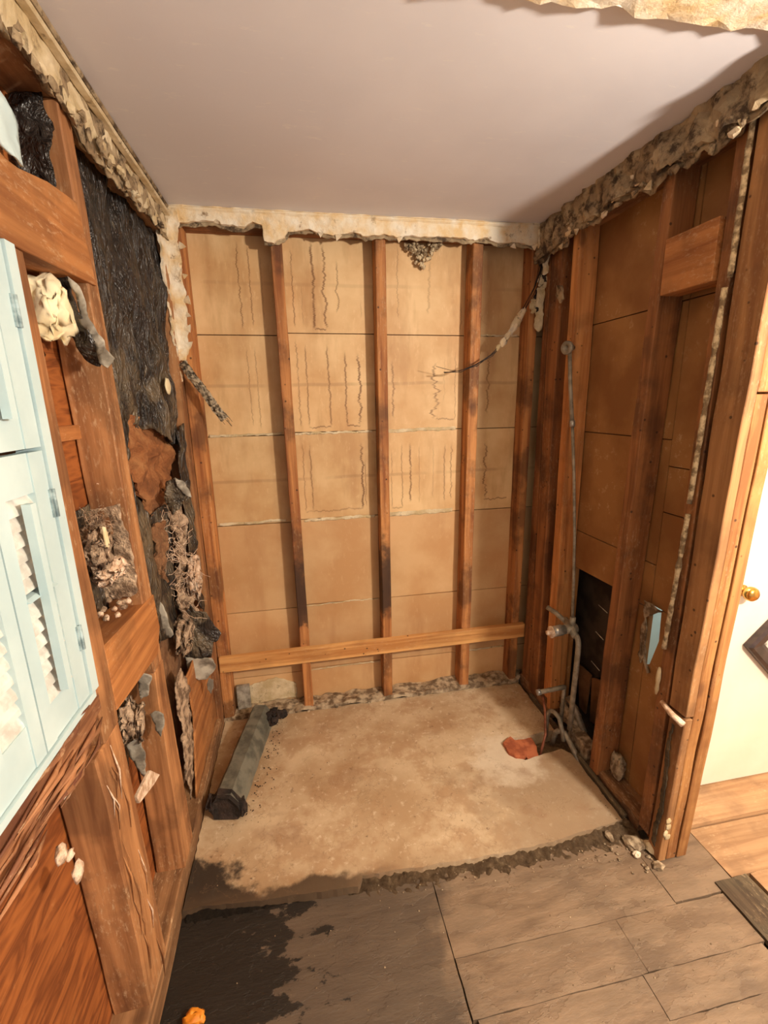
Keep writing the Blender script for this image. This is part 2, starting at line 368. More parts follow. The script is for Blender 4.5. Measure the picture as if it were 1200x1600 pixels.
def box(name, x0, x1, y0, y1, z0, z1, mat, parent=None, label=None, bev=.002, cuts=0, warp=0, seed=0, axis='z'):
    if axis == 'z':
        b = [(x0,y0,z0),(x1,y0,z0),(x1,y1,z0),(x0,y1,z0)]; t = [(p[0],p[1],z1) for p in b]
    elif axis == 'x':
        b = [(x0,y0,z0),(x0,y1,z0),(x0,y1,z1),(x0,y0,z1)]; t = [(x1,p[1],p[2]) for p in b]
    else:
        b = [(x0,y0,z0),(x1,y0,z0),(x1,y0,z1),(x0,y0,z1)]; t = [(p[0],y1,p[2]) for p in b]
    return from_bm(name, hexa(b, t, bev, None, warp, cuts, seed), mat, parent, label)
def prism(name, pts, ax, v0, v1, mat, parent=None, label=None, bev=.0015):
    """outline pts on the plane across axis ax, extruded from v0 to v1"""
    bm = bmesh.new()
    def P(p, v): return {'x': (v, p[0], p[1]), 'y': (p[0], v, p[1]), 'z': (p[0], p[1], v)}[ax]
    a = [bm.verts.new(P(p, v0)) for p in pts]; b = [bm.verts.new(P(p, v1)) for p in pts]
    bm.faces.new(a[::-1]); bm.faces.new(b)
    for i in range(len(pts)): bm.faces.new((a[i], a[(i+1)%len(pts)], b[(i+1)%len(pts)], b[i]))
    bmesh.ops.recalc_face_normals(bm, faces=bm.faces)
    if bev: bmesh.ops.bevel(bm, geom=list(bm.edges), offset=bev, segments=1, affect='EDGES')
    return from_bm(name, bm, mat, parent, label)
def inside(p, poly):
    c = False; j = len(poly)-1
    for i in range(len(poly)):
        a, b = poly[i], poly[j]
        if (a[1] > p[1]) != (b[1] > p[1]) and p[0] < (b[0]-a[0])*(p[1]-a[1])/(b[1]-a[1])+a[0]: c = not c
        j = i
    return c
def sheet(name, ax, val, poly, mat, parent=None, label=None, res=.014, jag=.006, amp=.012, freq=9, thick=.003, seed=1, stretch=(1,1), slope=(0,0), fine=0, keep=None):
    """torn sheet: outline on the plane ax=val, roughened edge, wrinkled surface, real thickness.
    keep(p) true -> that stretch of the outline stays straight"""
    out = []
    for i in range(len(poly)):
        a, b = Vector(poly[i]), Vector(poly[(i+1) % len(poly)])
        k = max(1, int((b-a).length/(res*.8)))
        for t in range(k):
            p = a.lerp(b, t/k)
            if jag and not (keep and keep(p)):
                nv = noise.noise_vector(Vector((p.x*55, p.y*55, seed*7.3))); nw = noise.noise_vector(Vector((p.x*17, p.y*17, seed*3.3)))
                p = p + Vector((nv.x+nw.x, nv.y+nw.y))*jag
            out.append(p)
    xs = [p.x for p in out]; ys = [p.y for p in out]
    pts = list(out); x = min(xs) + res*.5; rnd = random.Random(seed)
    while x < max(xs):
        y = min(ys) + res*.5
        while y < max(ys):
            q = (x + rnd.uniform(-.3,.3)*res, y + rnd.uniform(-.3,.3)*res)
            if inside(q, out): pts.append(Vector(q))
            y += res
        x += res
    vs_, es_, fs_, *_ = delaunay_2d_cdt(pts, [], [list(range(len(out)))], 1, 1e-5)
    cx = sum(xs)/len(xs); cy = sum(ys)/len(ys)
    V = []
    for p in vs_:
        q = Vector((p.x*freq*stretch[0], p.y*freq*stretch[1], seed*5.7))
        d = noise.turbulence(q, 3, False)*amp - amp*.3 if amp else 0
        if fine: d += noise.noise(Vector((p.x*90, p.y*90, seed)))*fine
        d += slope[0]*(p.x-cx) + slope[1]*(p.y-cy)
        v = val + d
        V.append({'x': (v, p.x, p.y), 'y': (p.x, v, p.y), 'z': (p.x, p.y, v)}[ax])
    me = bpy.data.meshes.new(name); me.from_pydata(V, [], fs_); me.update()
    bm = bmesh.new(); bm.from_mesh(me); bmesh.ops.recalc_face_normals(bm, faces=bm.faces)
    if thick:
        bmesh.ops.solidify(bm, geom=list(bm.faces), thickness=thick)
    bpy.data.meshes.remove(me)
    return from_bm(name, bm, mat, parent, label, smooth=thick < .008)
def tube(name, path, r, mat, parent=None, label=None, seg=12, caps=True):
    bm = bmesh.new(); tube_bm(bm, path, r, seg); return from_bm(name, bm, mat, parent, label, smooth=True)
def tube_bm(bm, path, r, seg=12):
    P = [Vector(p) for p in path]; rings = []
    rr = r if isinstance(r, (list, tuple)) else [r]*len(P)
    up = Vector((.31,.17,.93))
    for i, p in enumerate(P):
        t = (P[min(i+1,len(P)-1)] - P[max(i-1,0)]).normalized()
        a = t.cross(up).normalized(); b = t.cross(a)
        rings.append([bm.verts.new(p + rr[i]*(a*math.cos(2*math.pi*k/seg) + b*math.sin(2*math.pi*k/seg))) for k in range(seg)])
    for A, B in zip(rings, rings[1:]):
        for k in range(seg): bm.faces.new((A[k], A[(k+1)%seg], B[(k+1)%seg], B[k]))
    bm.faces.new(rings[0][::-1]); bm.faces.new(rings[-1])
def arc(a, b, c, n=6):
    a, b, c = Vector(a), Vector(b), Vector(c)
    return [((1-t)**2*a + 2*t*(1-t)*b + t*t*c) for t in [i/n for i in range(n+1)]]
def lump_bm(bm, loc, size, seed, sub=2, rough=.45, freq=2.2):
    g = bmesh.ops.create_icosphere(bm, subdivisions=sub, radius=1)
    for v in g['verts']:
        q = v.co.copy(); o_ = Vector((seed*3.7, seed, 0))
        k = noise.noise_vector(q*freq*.7 + o_)*.55*rough + noise.noise_vector(q*freq*2.1 + o_)*.28*rough + noise.noise_vector(q*freq*5 + o_)*.12*rough
        q = q + k
        v.co = Vector((q.x*size[0], q.y*size[1], q.z*size[2])) + Vector(loc)
def lump(name, loc, size, mat, seed=1, parent=None, label=None, sub=2, rough=.45, freq=2.2, smooth=True):
    bm = bmesh.new(); lump_bm(bm, loc, size, seed, sub, rough, freq); return from_bm(name, bm, mat, parent, label, smooth)
def fluff(name, loc, size, mat, seed, parent=None, n=60, label=None, r=.0011):
    """tangle of fibres: curled thin strands around a lumpy core"""
    rnd = random.Random(seed); bm = bmesh.new()
    for k in range(n):
        p = Vector([rnd.gauss(0,.4)*s for s in size]); d = Vector((rnd.uniform(-1,1), rnd.uniform(-1,1), rnd.uniform(-1,1))).normalized()
        path = [Vector(loc)+p]
        for j in range(5):
            d = (d + 1.5*Vector((rnd.uniform(-1,1), rnd.uniform(-1,1), rnd.uniform(-1,1)))).normalized()
            path.append(path[-1] + d*max(size)*.12)
        tube_bm(bm, path, r, 3)
    return from_bm(name, bm, mat, parent, label)

D = 2.10      # front of the back wall's studs
XL = -.46     # front of the left wall's studs
XR = 1.14     # front of the right wall's studs
H = 2.31

# ================================================================== SETTING
# ---- ceiling
ceil = root('ceiling', kind='structure')
def ceiling_slab():
    bm = bmesh.new()
    bmesh.ops.create_grid(bm, x_segments=60, y_segments=60, size=1)
    for v in bm.verts:
        x = -.62 + (v.co.x+1)/2*(3.2); y = .985 + (v.co.y+1)/2*1.3
        v.co = (x, y, H + .003*noise.noise(Vector((x*2.2, y*2.2, 1))))
    g = bmesh.ops.extrude_face_region(bm, geom=list(bm.faces))
    for v in g['geom']:
        if isinstance(v, bmesh.types.BMVert): v.co.z += .05
    return bm
from_bm('ceiling_sheet', ceiling_slab(), 'ceiling', ceil)
sheet('rough_plaster', 'z', H+.012, [(-.6,-1.2),(2.5,-1.2),(2.5,.985),(1.2,.980),(.9,.978),(.5,.985),(.0,.99),(-.6,.99)], 'plaster', ceil, 'rough torn plaster past the edge of the ceiling', res=.03, jag=.006, amp=.010, freq=14, thick=.03, seed=4, fine=.002)

# ---- floor
floor = root('floor', kind='structure')
def slab():
    poly = [(-.46,1.20),(-.40,1.205),(-.2,1.185),(.1,1.168),(.12,1.20),(.4,1.185),(.64,1.178),(.85,1.185),(1.0,1.20),(1.118,1.21),(1.122,1.55),
            (1.09,1.585),(.965,1.565),(.90,1.56),(.845,1.60),(.845,1.66),(.89,1.695),(.96,1.69),(1.06,1.70),(1.13,1.70),(1.135,2.1),(-.46,2.1)]
    return sheet('concrete_slab', 'z', 0, poly, 'concrete', floor, 'pale stained concrete slab of the old shower', res=.022, jag=.004, amp=.004, freq=5, thick=.06, seed=3)
slab()
box('dirt_bed', -.62, 1.4, 1.0, 2.3, -.16, -.062, 'rubble', floor)
def rubble_strip():
    bm = bmesh.new(); nx, ny = 260, 16
    rows = []
    for j in range(ny+1):
        row = []
        for i in range(nx+1):
            x = -.45 + 1.6*i/nx; t = j/ny
            right = max(0, min(1, (x-.05)/.15))
            w = .012 + .055*right + .03*max(0, (x-.9)/.25)
            y = 1.215 - t*(w+.03) - .01*noise.noise(Vector((x*9, t, 0)))
            z = -.004 - .0285*t**(1.0+.5*noise.noise(Vector((x*7, 5, 0)))) + (.006+.007*right)*(noise.turbulence(Vector((x*48, y*48, 2)), 4, False)-.45)*(1 if 0 < j < ny else .3)
            row.append(bm.verts.new((x, y, z)))
        rows.append(row)
    for a, b in zip(rows, rows[1:]):
        for i in range(nx): bm.faces.new((a[i], a[i+1], b[i+1], b[i]))
    bmesh.ops.solidify(bm, geom=list(bm.faces), thickness=.02)
    return bm
from_bm('broken_mortar_edge', rubble_strip(), 'rubble', floor, 'crumbled mortar along the broken slab edge', smooth=True)

def board(x0, x1, y0, y1, mat='floor', z=-.03, th=.02, rot=0, label=None, seed=0, name='floorboard'):
    bm = bmesh.new(); g = .0007
    bmesh.ops.create_grid(bm, x_segments=max(2, int((x1-x0)/.03)), y_segments=max(2, int((y1-y0)/.03)), size=.5)
    cx, cy = (x0+x1)/2, (y0+y1)/2
    for v in bm.verts:
        x = v.co.x*(x1-x0-2*g); y = v.co.y*(y1-y0-2*g)
        edge = abs(v.co.x) > .499 or abs(v.co.y) > .499
        if edge:
            k = noise.noise(Vector(((cx+x)*40, (cy+y)*40, seed)))*.0025; x += k*(abs(v.co.x) > .499); y += k*(abs(v.co.y) > .499)
        xr = x*math.cos(rot)-y*math.sin(rot); yr = x*math.sin(rot)+y*math.cos(rot)
        v.co = (cx+xr, cy+yr, z + .0022*noise.noise(Vector(((cx+xr)*7, (cy+yr)*7, seed*2.0))) - (.0008 if edge else 0))
    bmesh.ops.recalc_face_normals(bm, faces=bm.faces)
    r = bmesh.ops.extrude_face_region(bm, geom=list(bm.faces))
    for v in r['geom']:
        if isinstance(v, bmesh.types.BMVert): v.co.z -= th
    return from_bm(name, bm, mat, floor, label)
# grimy boards in front of the slab: rows run across, joints staggered
board(-.60,.350,.74,1.20, seed=1, label='dark soaked sheet of subfloor by the left wall'); board(-.60,.366,.38,.74, seed=2)
board(.352,1.10,.93,1.20, seed=4); board(1.10,1.345,.935,1.148, seed=6, z=-.029)
board(.354,.88,.79,.93, seed=7); board(.88,1.275,.79,.93, seed=8)
board(.368,.86,.69,.79, seed=9, z=-.031); board(.86,1.262,.69,.79, seed=10)
board(.378,1.0,.58,.69, seed=11); board(1.0,1.26,.58,.69, seed=12, z=-.031); board(.38,1.25,.38,.58, seed=13)
box('subfloor', -.62, 3.0, -1.2, 1.36, -.10, -.056, 'floor_dark', floor)
board(1.347,1.94,.965,1.142,'floor_pine', z=-.028, seed=14, label='pale worn board in the doorway'); board(1.42,1.94,.78,.965,'floor_pine', z=-.028, seed=15)
board(1.29,1.94,.45,.78,'floor_pine', z=-.029, seed=16); board(1.262,1.94,1.146,1.38,'floor_pine', z=-.012, th=.03, seed=17, label='pale threshold board under the white door')
board(1.94,2.9,-1.0,1.38,'floor_pine', z=-.03, seed=18); board(-.6,1.26,-1.0,.38, seed=19); board(1.26,1.94,-1.0,.45,'floor_pine', z=-.03, seed=20)
board(1.277,1.405,.70,.962,'floor_dark', z=-.022, th=.018, rot=.03, seed=21, label='dark weathered board by the doorway')

# ---- back wall
wb = root('wall_back', kind='structure')
box('far_side_panel', -.62, 1.45, 2.215, 2.235, -.05, 2.33, 'cardboard', wb)
rows = [(1.866,2.30),(1.428,1.862),(1.006,1.424),(.552,1.002),(.186,.548),(-.02,.182)]
bays = [(-.60,-.045),(-.041,.388),(.392,.828),(.832,1.30)]
for i, (z0, z1) in enumerate(rows):
    for j, (x0, x1) in enumerate(bays):
        s = (i*7+j*3) % 5
        dz = .004*((j*5+i*3) % 3 - 1)
        bm = hexa([(x0,2.19+.0015*(s-2),z0+dz),(x1,2.19+.0015*((s+2)%5-2),z0+dz-.002),(x1,2.213,z0+dz-.002),(x0,2.213,z0+dz)],
                  [(x0,2.19+.001*(s-2),z1+dz),(x1,2.19+.001*((s+1)%5-2),z1+dz-.002),(x1,2.213,z1+dz-.002),(x0,2.213,z1+dz)], .003)
        from_bm('wall_board', bm, 'lath', wb)
# torn pale paper edges along two joints
def lip(z, x0, x1, h, seed, y=2.189):
    sheet('torn_paper_edge', 'y', y, [(x0,z-h*.35),(x1,z-h*.2),(x1,z+h*.5),(x0,z+h*.4)], 'plaster_tan', wb, 'pale torn paper edge along a joint', res=.008, jag=.004, amp=.003, thick=.002, seed=seed)
lip(1.424,.40,.77,.022,1); lip(1.424,-.02,.35,.014,2); lip(1.002,.0,.35,.018,3); lip(1.004,.41,.76,.03,4); lip(1.008,-.40,-.09,.016,5); lip(1.424,-.40,-.08,.014,6)
lip(1.862,.87,1.08,.012,7); lip(.55,-.02,.36,.008,8); lip(.18,-.04,.36,.008,9); lip(.18,.83,1.07,.012,10)
def stud_b(x0b, x1b, x0t, x1t, z0=0, z1=2.255, y0=D, y1=2.188, mat='stud', label=None, seed=0):
    bm = hexa([(x0b,y0,z0),(x1b,y0,z0),(x1b,y1,z0),(x0b,y1,z0)], [(x0t,y0,z1),(x1t,y0,z1),(x1t,y1,z1),(x0t,y1,z1)], .003, None, .002, 24, seed)
    return from_bm('stud', bm, mat, wb, label)
stud_b(-.462,-.412,-.462,-.405, seed=1)
stud_b(-.060,-.014,-.068,-.021, mat='stud_damp', seed=2)
s2 = stud_b(.363,.409,.368,.414, mat='stud_damp', seed=3, label='middle stud with a dark damp band low down')
stud_b(.790,.840,.808,.856, seed=4)
stud_b(1.082,1.122,1.090,1.134, seed=5, z0=.02)
box('top_plate', -.5, 1.3, D-.002, 2.188, 2.252, 2.305, 'plate_x', wb, cuts=10, warp=.002, axis='x')
sheet('bottom_plate', 'z', .006, [(-.46,2.095),(1.13,2.088),(1.2,2.19),(-.46,2.19)], 'crumb', wb, 'mortar covered bottom plate between the studs', res=.02, jag=.003, amp=.014, freq=14, thick=.02, seed=12)
bm = hexa([(-.452,2.078,.288),(-.452,2.099,.288),(-.452,2.099,.372),(-.452,2.078,.366)], [(1.148,2.078,.290),(1.148,2.099,.290),(1.148,2.099,.372),(1.148,2.078,.366)], .002, None, .0025, 30, 9)
from_bm('ledger_board', bm, 'wood_x', wb, 'pale horizontal ledger board nailed across the studs')
sheet('mortar_splash', 'y', 2.186, [(-.40,.02),(-.10,.03),(-.10,.12),(-.2,.16),(-.3,.15),(-.34,.13),(-.405,.12)], 'plaster_tan', wb, 'grey mortar left low in the first bay', res=.014, jag=.008, amp=.004, thick=.004, seed=6)
box('plaster_scrap', -.40, -.335, 2.15, 2.172, .02, .155, 'greyboard', wb, 'pale block standing low in the corner bay', cuts=3, warp=.004, seed=3)
# plaster left along the top
rim = [(-.462,2.313),(-.462,2.25),(-.418,2.248),(-.352,2.256),(-.287,2.261),(-.24,2.25),(-.168,2.241),(-.130,2.262),(-.092,2.258),(-.088,2.20),(-.05,2.196),(-.007,2.212),(.007,2.239),(.09,2.246),(.188,2.232),(.28,2.24),(.33,2.228),(.403,2.243),(.46,2.232),(.514,2.242),(.6,2.235),(.684,2.244),(.78,2.236),(.859,2.243),(.92,2.228),(.98,2.235),(1.06,2.226),(1.14,2.222),(1.14,2.313)]
sheet('torn_plaster_rim', 'y', 2.083, rim, 'plaster', wb, 'cream strip of plaster torn off below the ceiling', res=.012, jag=.005, amp=.008, freq=16, thick=.014, seed=5, keep=lambda p: p.y > 2.3)
sheet('plaster_underlayer', 'y', 2.091, [(a, b-.011 if b < 2.3 else b) for a, b in rim], 'plaster_dirty_shaded', wb, res=.014, jag=.007, amp=.008, freq=20, thick=.006, seed=9, keep=lambda p: p.y > 2.3)
bx = box('plaster_cove', -.45, 1.13, 2.06, 2.082, 2.292, 2.309, 'plaster', wb, bev=.006, cuts=20, warp=.003, axis='x', seed=4)
# left upright remnant
sheet('corner_plaster', 'y', 2.075, [(-.478,2.30),(-.40,2.29),(-.400,2.26),(-.419,2.181),(-.412,2.09),(-.415,1.973),(-.420,1.86),(-.423,1.80),(-.436,1.742),(-.470,1.735),(-.482,1.80),(-.478,1.9),(-.478,2.1)], 'plaster', wb, 'cream strip of plaster left down the corner', res=.010, jag=.006, amp=.016, freq=14, thick=.012, seed=8, fine=.002)
def flakes(parent, pts, axis, size, mat, seed):
    rnd = random.Random(seed)
    for p in pts:
        p = Vector(p); a = rnd.uniform(-.9,.9)
        s = size*rnd.uniform(.7,1.4)
        bm = bmesh.new()
        d1 = Vector((math.cos(a), -.4, math.sin(a)))*s if axis == 'y' else Vector((-.4*rnd.random(), math.cos(a), math.sin(a)))*s
        d2 = Vector((-math.sin(a), -.15, math.cos(a)))*s*.5 if axis == 'y' else Vector((0, -math.sin(a), math.cos(a)))*s*.5
        nrm = d1.cross(d2).normalized()*.002
        vs_ = [p-d2, p+d1*.5-d2*.6, p+d1, p+d1*.4+d2*.7, p+d2]
        A = [bm.verts.new(v+nrm) for v in vs_]; B = [bm.verts.new(v-nrm) for v in vs_]
        bm.faces.new(A); bm.faces.new(B[::-1])
        for i in range(5): bm.faces.new((A[i], B[i], B[(i+1)%5], A[(i+1)%5]))
        from_bm('plaster_flake', bm, mat, parent)
flakes(wb, [(-.412,2.07,2.272),(-.415,2.07,2.17),(-.412,2.07,2.06),(-.414,2.07,1.98),(-.418,2.07,1.92),(-.42,2.07,1.86),(-.424,2.07,1.80)], 'y', .026, 'plaster', 3)
flakes(wb, [(.20,2.078,2.225),(.13,2.078,2.235),(.46,2.078,2.228),(.98,2.078,2.225),(1.08,2.078,2.215)], 'y', .022, 'plaster', 5)
bm = bmesh.new(); rnd = random.Random(8)
for k in range(90):
    q = rnd.random(); x = .515+.165*rnd.random(); zl = 2.25-.105*max(0, 1-abs(x-.59)/.085)*rnd.random()-.008
    lump_bm(bm, (x, 2.165+rnd.uniform(-.02,.015), zl), [rnd.uniform(.005,.012)]*3, k, 1, .8)
mc = from_bm('mortar_clump', bm, 'bead', wb, 'crumbly mortar clump hanging under the top plate'); mc['kind'] = 'stuff'

# ---- left wall
wl = root('wall_left', kind='structure')
def stud_l(y0b, y1b, y0t, y1t, z0, z1, mat='stud_left', x0=-.55, x1=XL, label=None, seed=0, warp=.003):
    bm = hexa([(x0,y0b,z0),(x1,y0b,z0),(x1,y1b,z0),(x0,y1b,z0)], [(x0,y0t,z1),(x1,y0t,z1),(x1,y1t,z1),(x0,y1t,z1)], .003, None, warp, 26, seed)
    return from_bm('stud', bm, mat, wl, label)
bm = hexa([(-.55,.926,.07),(XL,.930,.07),(XL,1.052,.07),(-.55,1.052,.07)], [(-.55,.895,.84),(XL,.90,.84),(XL,1.024,.84),(-.55,1.024,.84)], .004, None, .005, 26, 2)
from_bm('stud', bm, 'stud_left', wl, 'wide splintered stud under the window corner')
stud_l(.946,1.024,.915,.977,.84,2.2, seed=3)
stud_l(1.285,1.402,1.285,1.362,.07,.80, seed=4)
stud_l(1.283,1.362,1.240,1.300,.80,2.2, seed=5)
box('corner_stud', -.55, -.462, 2.03, 2.10, .05, 2.25, 'stud_left', wl)
box('bottom_plate', -.57, -.462, .3, 2.1, -.03, .074, 'plate', wl, 'dusty bottom plate along the left wall', cuts=40, warp=.005, axis='y', bev=.004)
box('top_plate', -.56, -.462, .3, 2.1, 2.20, 2.305, 'plate', wl, cuts=12, warp=.003, axis='y')
prism('header_block', [(.70,1.955),(1.012,1.971),(1.12,1.994),(1.246,2.006),(1.285,1.843),(.981,1.83),(.70,1.83)], 'x', -.53, XL+.006, 'wood_y', wl, 'broad block between the two studs above the window')
prism('fire_block', [(1.012,1.043),(1.36,1.016),(1.372,.905),(1.325,.838),(1.018,.872)], 'x', -.545, XL+.003, 'wood_y', wl, 'warm brown block between the studs at sill height')
# sheathing panels behind
box('sheathing_panel', -.575, -.553, .2, 1.285, -.03, .84, 'ply', wl); box('sheathing_panel', -.575, -.553, .985, 1.30, .84, 1.50, 'ply', wl)
box('sheathing_panel', -.575, -.553, .985, 1.30, 1.504, 2.3, 'ply', wl); box('sheathing_panel', -.575, -.553, 1.30, 2.12, -.03, 2.31, 'ply', wl)
box('sheathing_panel', -.62, -.58, -.6, 2.2, -.06, 2.32, 'void', wl)
box('cleat', -.552, -.535, 1.06, 1.30, 1.486, 1.52, 'wood_y', wl, 'short pale cleat across the bay')
# splintered sill under the window
prism('rough_sill', [(.45,.99),(.628,.984),(.707,.980),(.81,.976),(.952,.978),(.953,.925),(.86,.918),(.777,.921),(.677,.915),(.6,.925),(.45,.925)], 'x', -.55, XL+.002, 'splinter', wl, 'splintered rough sill under the shutters')
prism('rough_sill', [(.45,.921),(.677,.912),(.86,.915),(.951,.92),(.951,.885),(.90,.87),(.796,.873),(.72,.862),(.669,.874),(.45,.86)], 'x', -.55, XL-.010, 'splinter', wl)
rnd = random.Random(3)
for k in range(26):
    y = rnd.uniform(.52,.95); z = rnd.uniform(.865,.975); L_ = rnd.uniform(.04,.13)
    p = [(XL+.004, y-L_, z+rnd.uniform(-.012,.012)), (XL+.009, y, z), (XL+.003, y+L_*.5, z+rnd.uniform(-.01,.01))]
    tube('splinter', p, [.001, .003+.004*rnd.random(), .0008], 'splinter', wl, seg=4)
for k in range(18):
    z = rnd.uniform(.1,.82); y = rnd.uniform(.90,.99)+.04*(.82-z); L_ = rnd.uniform(.03,.08)
    tube('splinter', [(XL+.002, y, z-L_), (XL+.006, y+.004, z), (XL+.002, y-.006, z+L_)], [.0006,.0012+.0016*rnd.random(),.0005], 'tuft' if k % 4 == 0 else 'stud_left', wl, seg=4)
# plaster along the top
rimL = [(.2,2.313),(2.1,2.313),(2.1,2.19),(1.963,2.205),(1.85,2.206),(1.74,2.186),(1.632,2.194),(1.55,2.176),(1.444,2.182),(1.36,2.168),(1.28,2.199),(1.189,2.206),(1.091,2.207),(1.034,2.203),(.6,2.2),(.2,2.2)]
sheet('torn_plaster_rim', 'x', -.449, rimL, 'plaster_tan', wl, 'yellowed strip of plaster left under the ceiling', res=.012, jag=.005, amp=.010, freq=16, thick=.014, seed=15, keep=lambda p: p.y > 2.3)
sheet('plaster_underlayer', 'x', -.456, [(a, b-.014 if b < 2.3 else b) for a, b in rimL], 'plaster_dirty_shaded', wl, res=.014, jag=.009, amp=.014, freq=20, thick=.006, seed=16, keep=lambda p: p.y > 2.3)
box('cove_molding', -.452, -.428, .2, 2.08, 2.268, 2.278, 'plaster_tan', wl, bev=.004, cuts=20, warp=.002, axis='y')
box('cove_molding', -.452, -.434, .2, 2.08, 2.296, 2.309, 'plaster_dirty_shaded', wl, bev=.004, cuts=20, warp=.003, axis='y')
rnd = random.Random(11)
for k in range(34):
    y = rnd.uniform(1.05,1.98); zb = 2.19 + .012*rnd.uniform(-1,1.2)
    lump('plaster_knob', (-.443+.006*rnd.random(), y, zb), (.008,.010+.012*rnd.random(),.007+.010*rnd.random()), 'plaster_dirty_shaded' if k % 3 else 'plaster_tan', k, wl, sub=1, rough=.9, smooth=False)
sheet('corner_plaster', 'x', -.466, [(2.0,2.20),(2.09,2.2),(2.09,1.75),(2.06,1.66),(2.04,1.74),(2.02,1.86),(2.03,1.98),(2.00,2.09)], 'plaster', wl, 'plaster left on the left side of the corner', res=.01, jag=.007, amp=.014, freq=14, thick=.008, seed=18)

# ---- right wall
wr = root('wall_right', kind='structure')
# boards behind the studs (with the access opening and a small knocked hole)
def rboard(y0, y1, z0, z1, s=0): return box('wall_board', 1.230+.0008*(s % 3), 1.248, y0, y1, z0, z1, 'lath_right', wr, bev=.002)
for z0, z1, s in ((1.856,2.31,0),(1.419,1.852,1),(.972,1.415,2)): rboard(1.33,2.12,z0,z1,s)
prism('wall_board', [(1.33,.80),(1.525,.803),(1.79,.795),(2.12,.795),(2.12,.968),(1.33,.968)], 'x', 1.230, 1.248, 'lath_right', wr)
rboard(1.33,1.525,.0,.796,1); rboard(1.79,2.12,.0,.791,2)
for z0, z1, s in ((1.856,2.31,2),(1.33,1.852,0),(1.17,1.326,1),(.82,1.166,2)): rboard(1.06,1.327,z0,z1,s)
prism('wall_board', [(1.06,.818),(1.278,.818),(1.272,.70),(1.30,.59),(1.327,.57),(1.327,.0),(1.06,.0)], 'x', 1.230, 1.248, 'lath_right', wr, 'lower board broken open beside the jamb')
box('seam_light_block', 1.2485, 1.256, 1.06, 1.46, .83, 2.31, 'cardboard', wr); box('seam_light_block', 1.2485, 1.256, 1.46, 2.12, .80, 2.31, 'cardboard', wr); box('seam_light_block', 1.2485, 1.256, 1.06, 1.272, .0, .83, 'cardboard', wr)  # unseen panels added to stop lamp light showing through the board seams
sheet('torn_board_edge', 'x', 1.226, [(1.268,.82),(1.345,.83),(1.345,.62),(1.352,.60),(1.335,.57),(1.315,.62),(1.325,.68),(1.315,.72),(1.335,.76),(1.30,.795)], 'crumb', wr, 'crumbled pale edge of the hole in the board', res=.008, jag=.005, amp=.012, freq=24, thick=.004, seed=22)
tube('hole_lip', [(1.222,1.335,.66),(1.222,1.318,.60),(1.222,1.29,.56)], .006, 'crumb', wr, seg=6)
def stud_r(y0b, y1b, y0t, y1t, z0, z1, mat='stud_right', x0=XR, x1=1.228, label=None, seed=0):
    bm = hexa([(x0,y0b,z0),(x1,y0b,z0),(x1,y1b,z0),(x0,y1b,z0)], [(x0,y0t,z1),(x1,y0t,z1),(x1,y1t,z1),(x0,y1t,z1)], .003, None, .002, 26, seed)
    return from_bm('stud', bm, mat, wr, label)
stud_r(1.915,2.0,1.95,2.035,.02,2.25, x0=1.148, seed=1)
stud_r(2.02,2.09,2.055,2.09,.02,2.25, x0=1.155, seed=8)
stud_r(1.795,1.84,1.812,1.858,.10,2.25, 'stud_lit', seed=2)
stud_r(1.400,1.452,1.345,1.388,.015,2.25, seed=3, label='broad stud in the middle of the right wall')
stud_r(1.112,1.160,1.112,1.150,.03,2.25, seed=4)
bm = hexa([(1.135,1.768,.06),(1.19,1.768,.06),(1.19,1.793,.06),(1.135,1.793,.06)], [(1.139,1.800,1.46),(1.15,1.800,1.46),(1.15,1.810,1.46),(1.139,1.810,1.46)], .002, None, .003, 16, 5)
from_bm('sister_stud', bm, 'stud_lit', wr, 'split board painted as lit, fixed to the stud behind the valve')
box('blocking', XR-.012, 1.20, 1.155, 1.338, 1.862, 2.02, 'wood_y', wr, 'reddish block between the two nearest studs', axis='y', cuts=4, warp=.002)
box('top_plate', XR+.002, 1.24, 1.05, 2.1, 2.225, 2.305, 'plate', wr)
box('bottom_plate', 1.150, 1.236, 1.17, 1.43, -.02, .035, 'plate', wr, 'dusty bottom plate by the jamb', cuts=6, warp=.004, axis='y')
box('bottom_plate', 1.150, 1.236, 1.80, 2.1, -.02, .05, 'plate', wr, cuts=4, warp=.004, axis='y')
bm = hexa([(1.122,1.215,-.03),(1.139,1.215,-.03),(1.139,1.215,.016),(1.122,1.215,.010)], [(1.132,1.96,-.03),(1.146,1.96,-.03),(1.146,1.96,.022),(1.132,1.96,.018)], .002, None, .003, 24, 3)
from_bm('slab_edging', bm, 'floor_dark', wr, 'dark thin edging strip between slab and wall')
bm = hexa([(1.128,1.955,.03),(1.15,1.955,.03),(1.15,1.99,.03),(1.128,1.99,.03)], [(1.16,1.70,.02),(1.18,1.70,.02),(1.18,1.72,.05),(1.16,1.72,.05)], .002)
# mortar block under the opening
bm = hexa([(1.155,1.50,-.06),(1.225,1.50,-.06),(1.225,1.66,-.06),(1.155,1.66,-.06)], [(1.158,1.505,.045),(1.215,1.51,.06),(1.215,1.65,.07),(1.16,1.65,.06)], .006, None, .010, 5, 2)
from_bm('mortar_block', bm, 'crumb', wr, 'grey mortar block at the foot of the opening')
lump('mortar_heap', (1.205,1.71,.07), (.04,.07,.05), 'crumb', 21, wr, 'heap of mortar around the pipe foot', sub=3, rough=.8)
lump('mortar_heap', (1.205,1.365,.075), (.022,.035,.07), 'crumb', 24, wr, 'pale mortar smear beside the broad stud', sub=3, rough=.8)
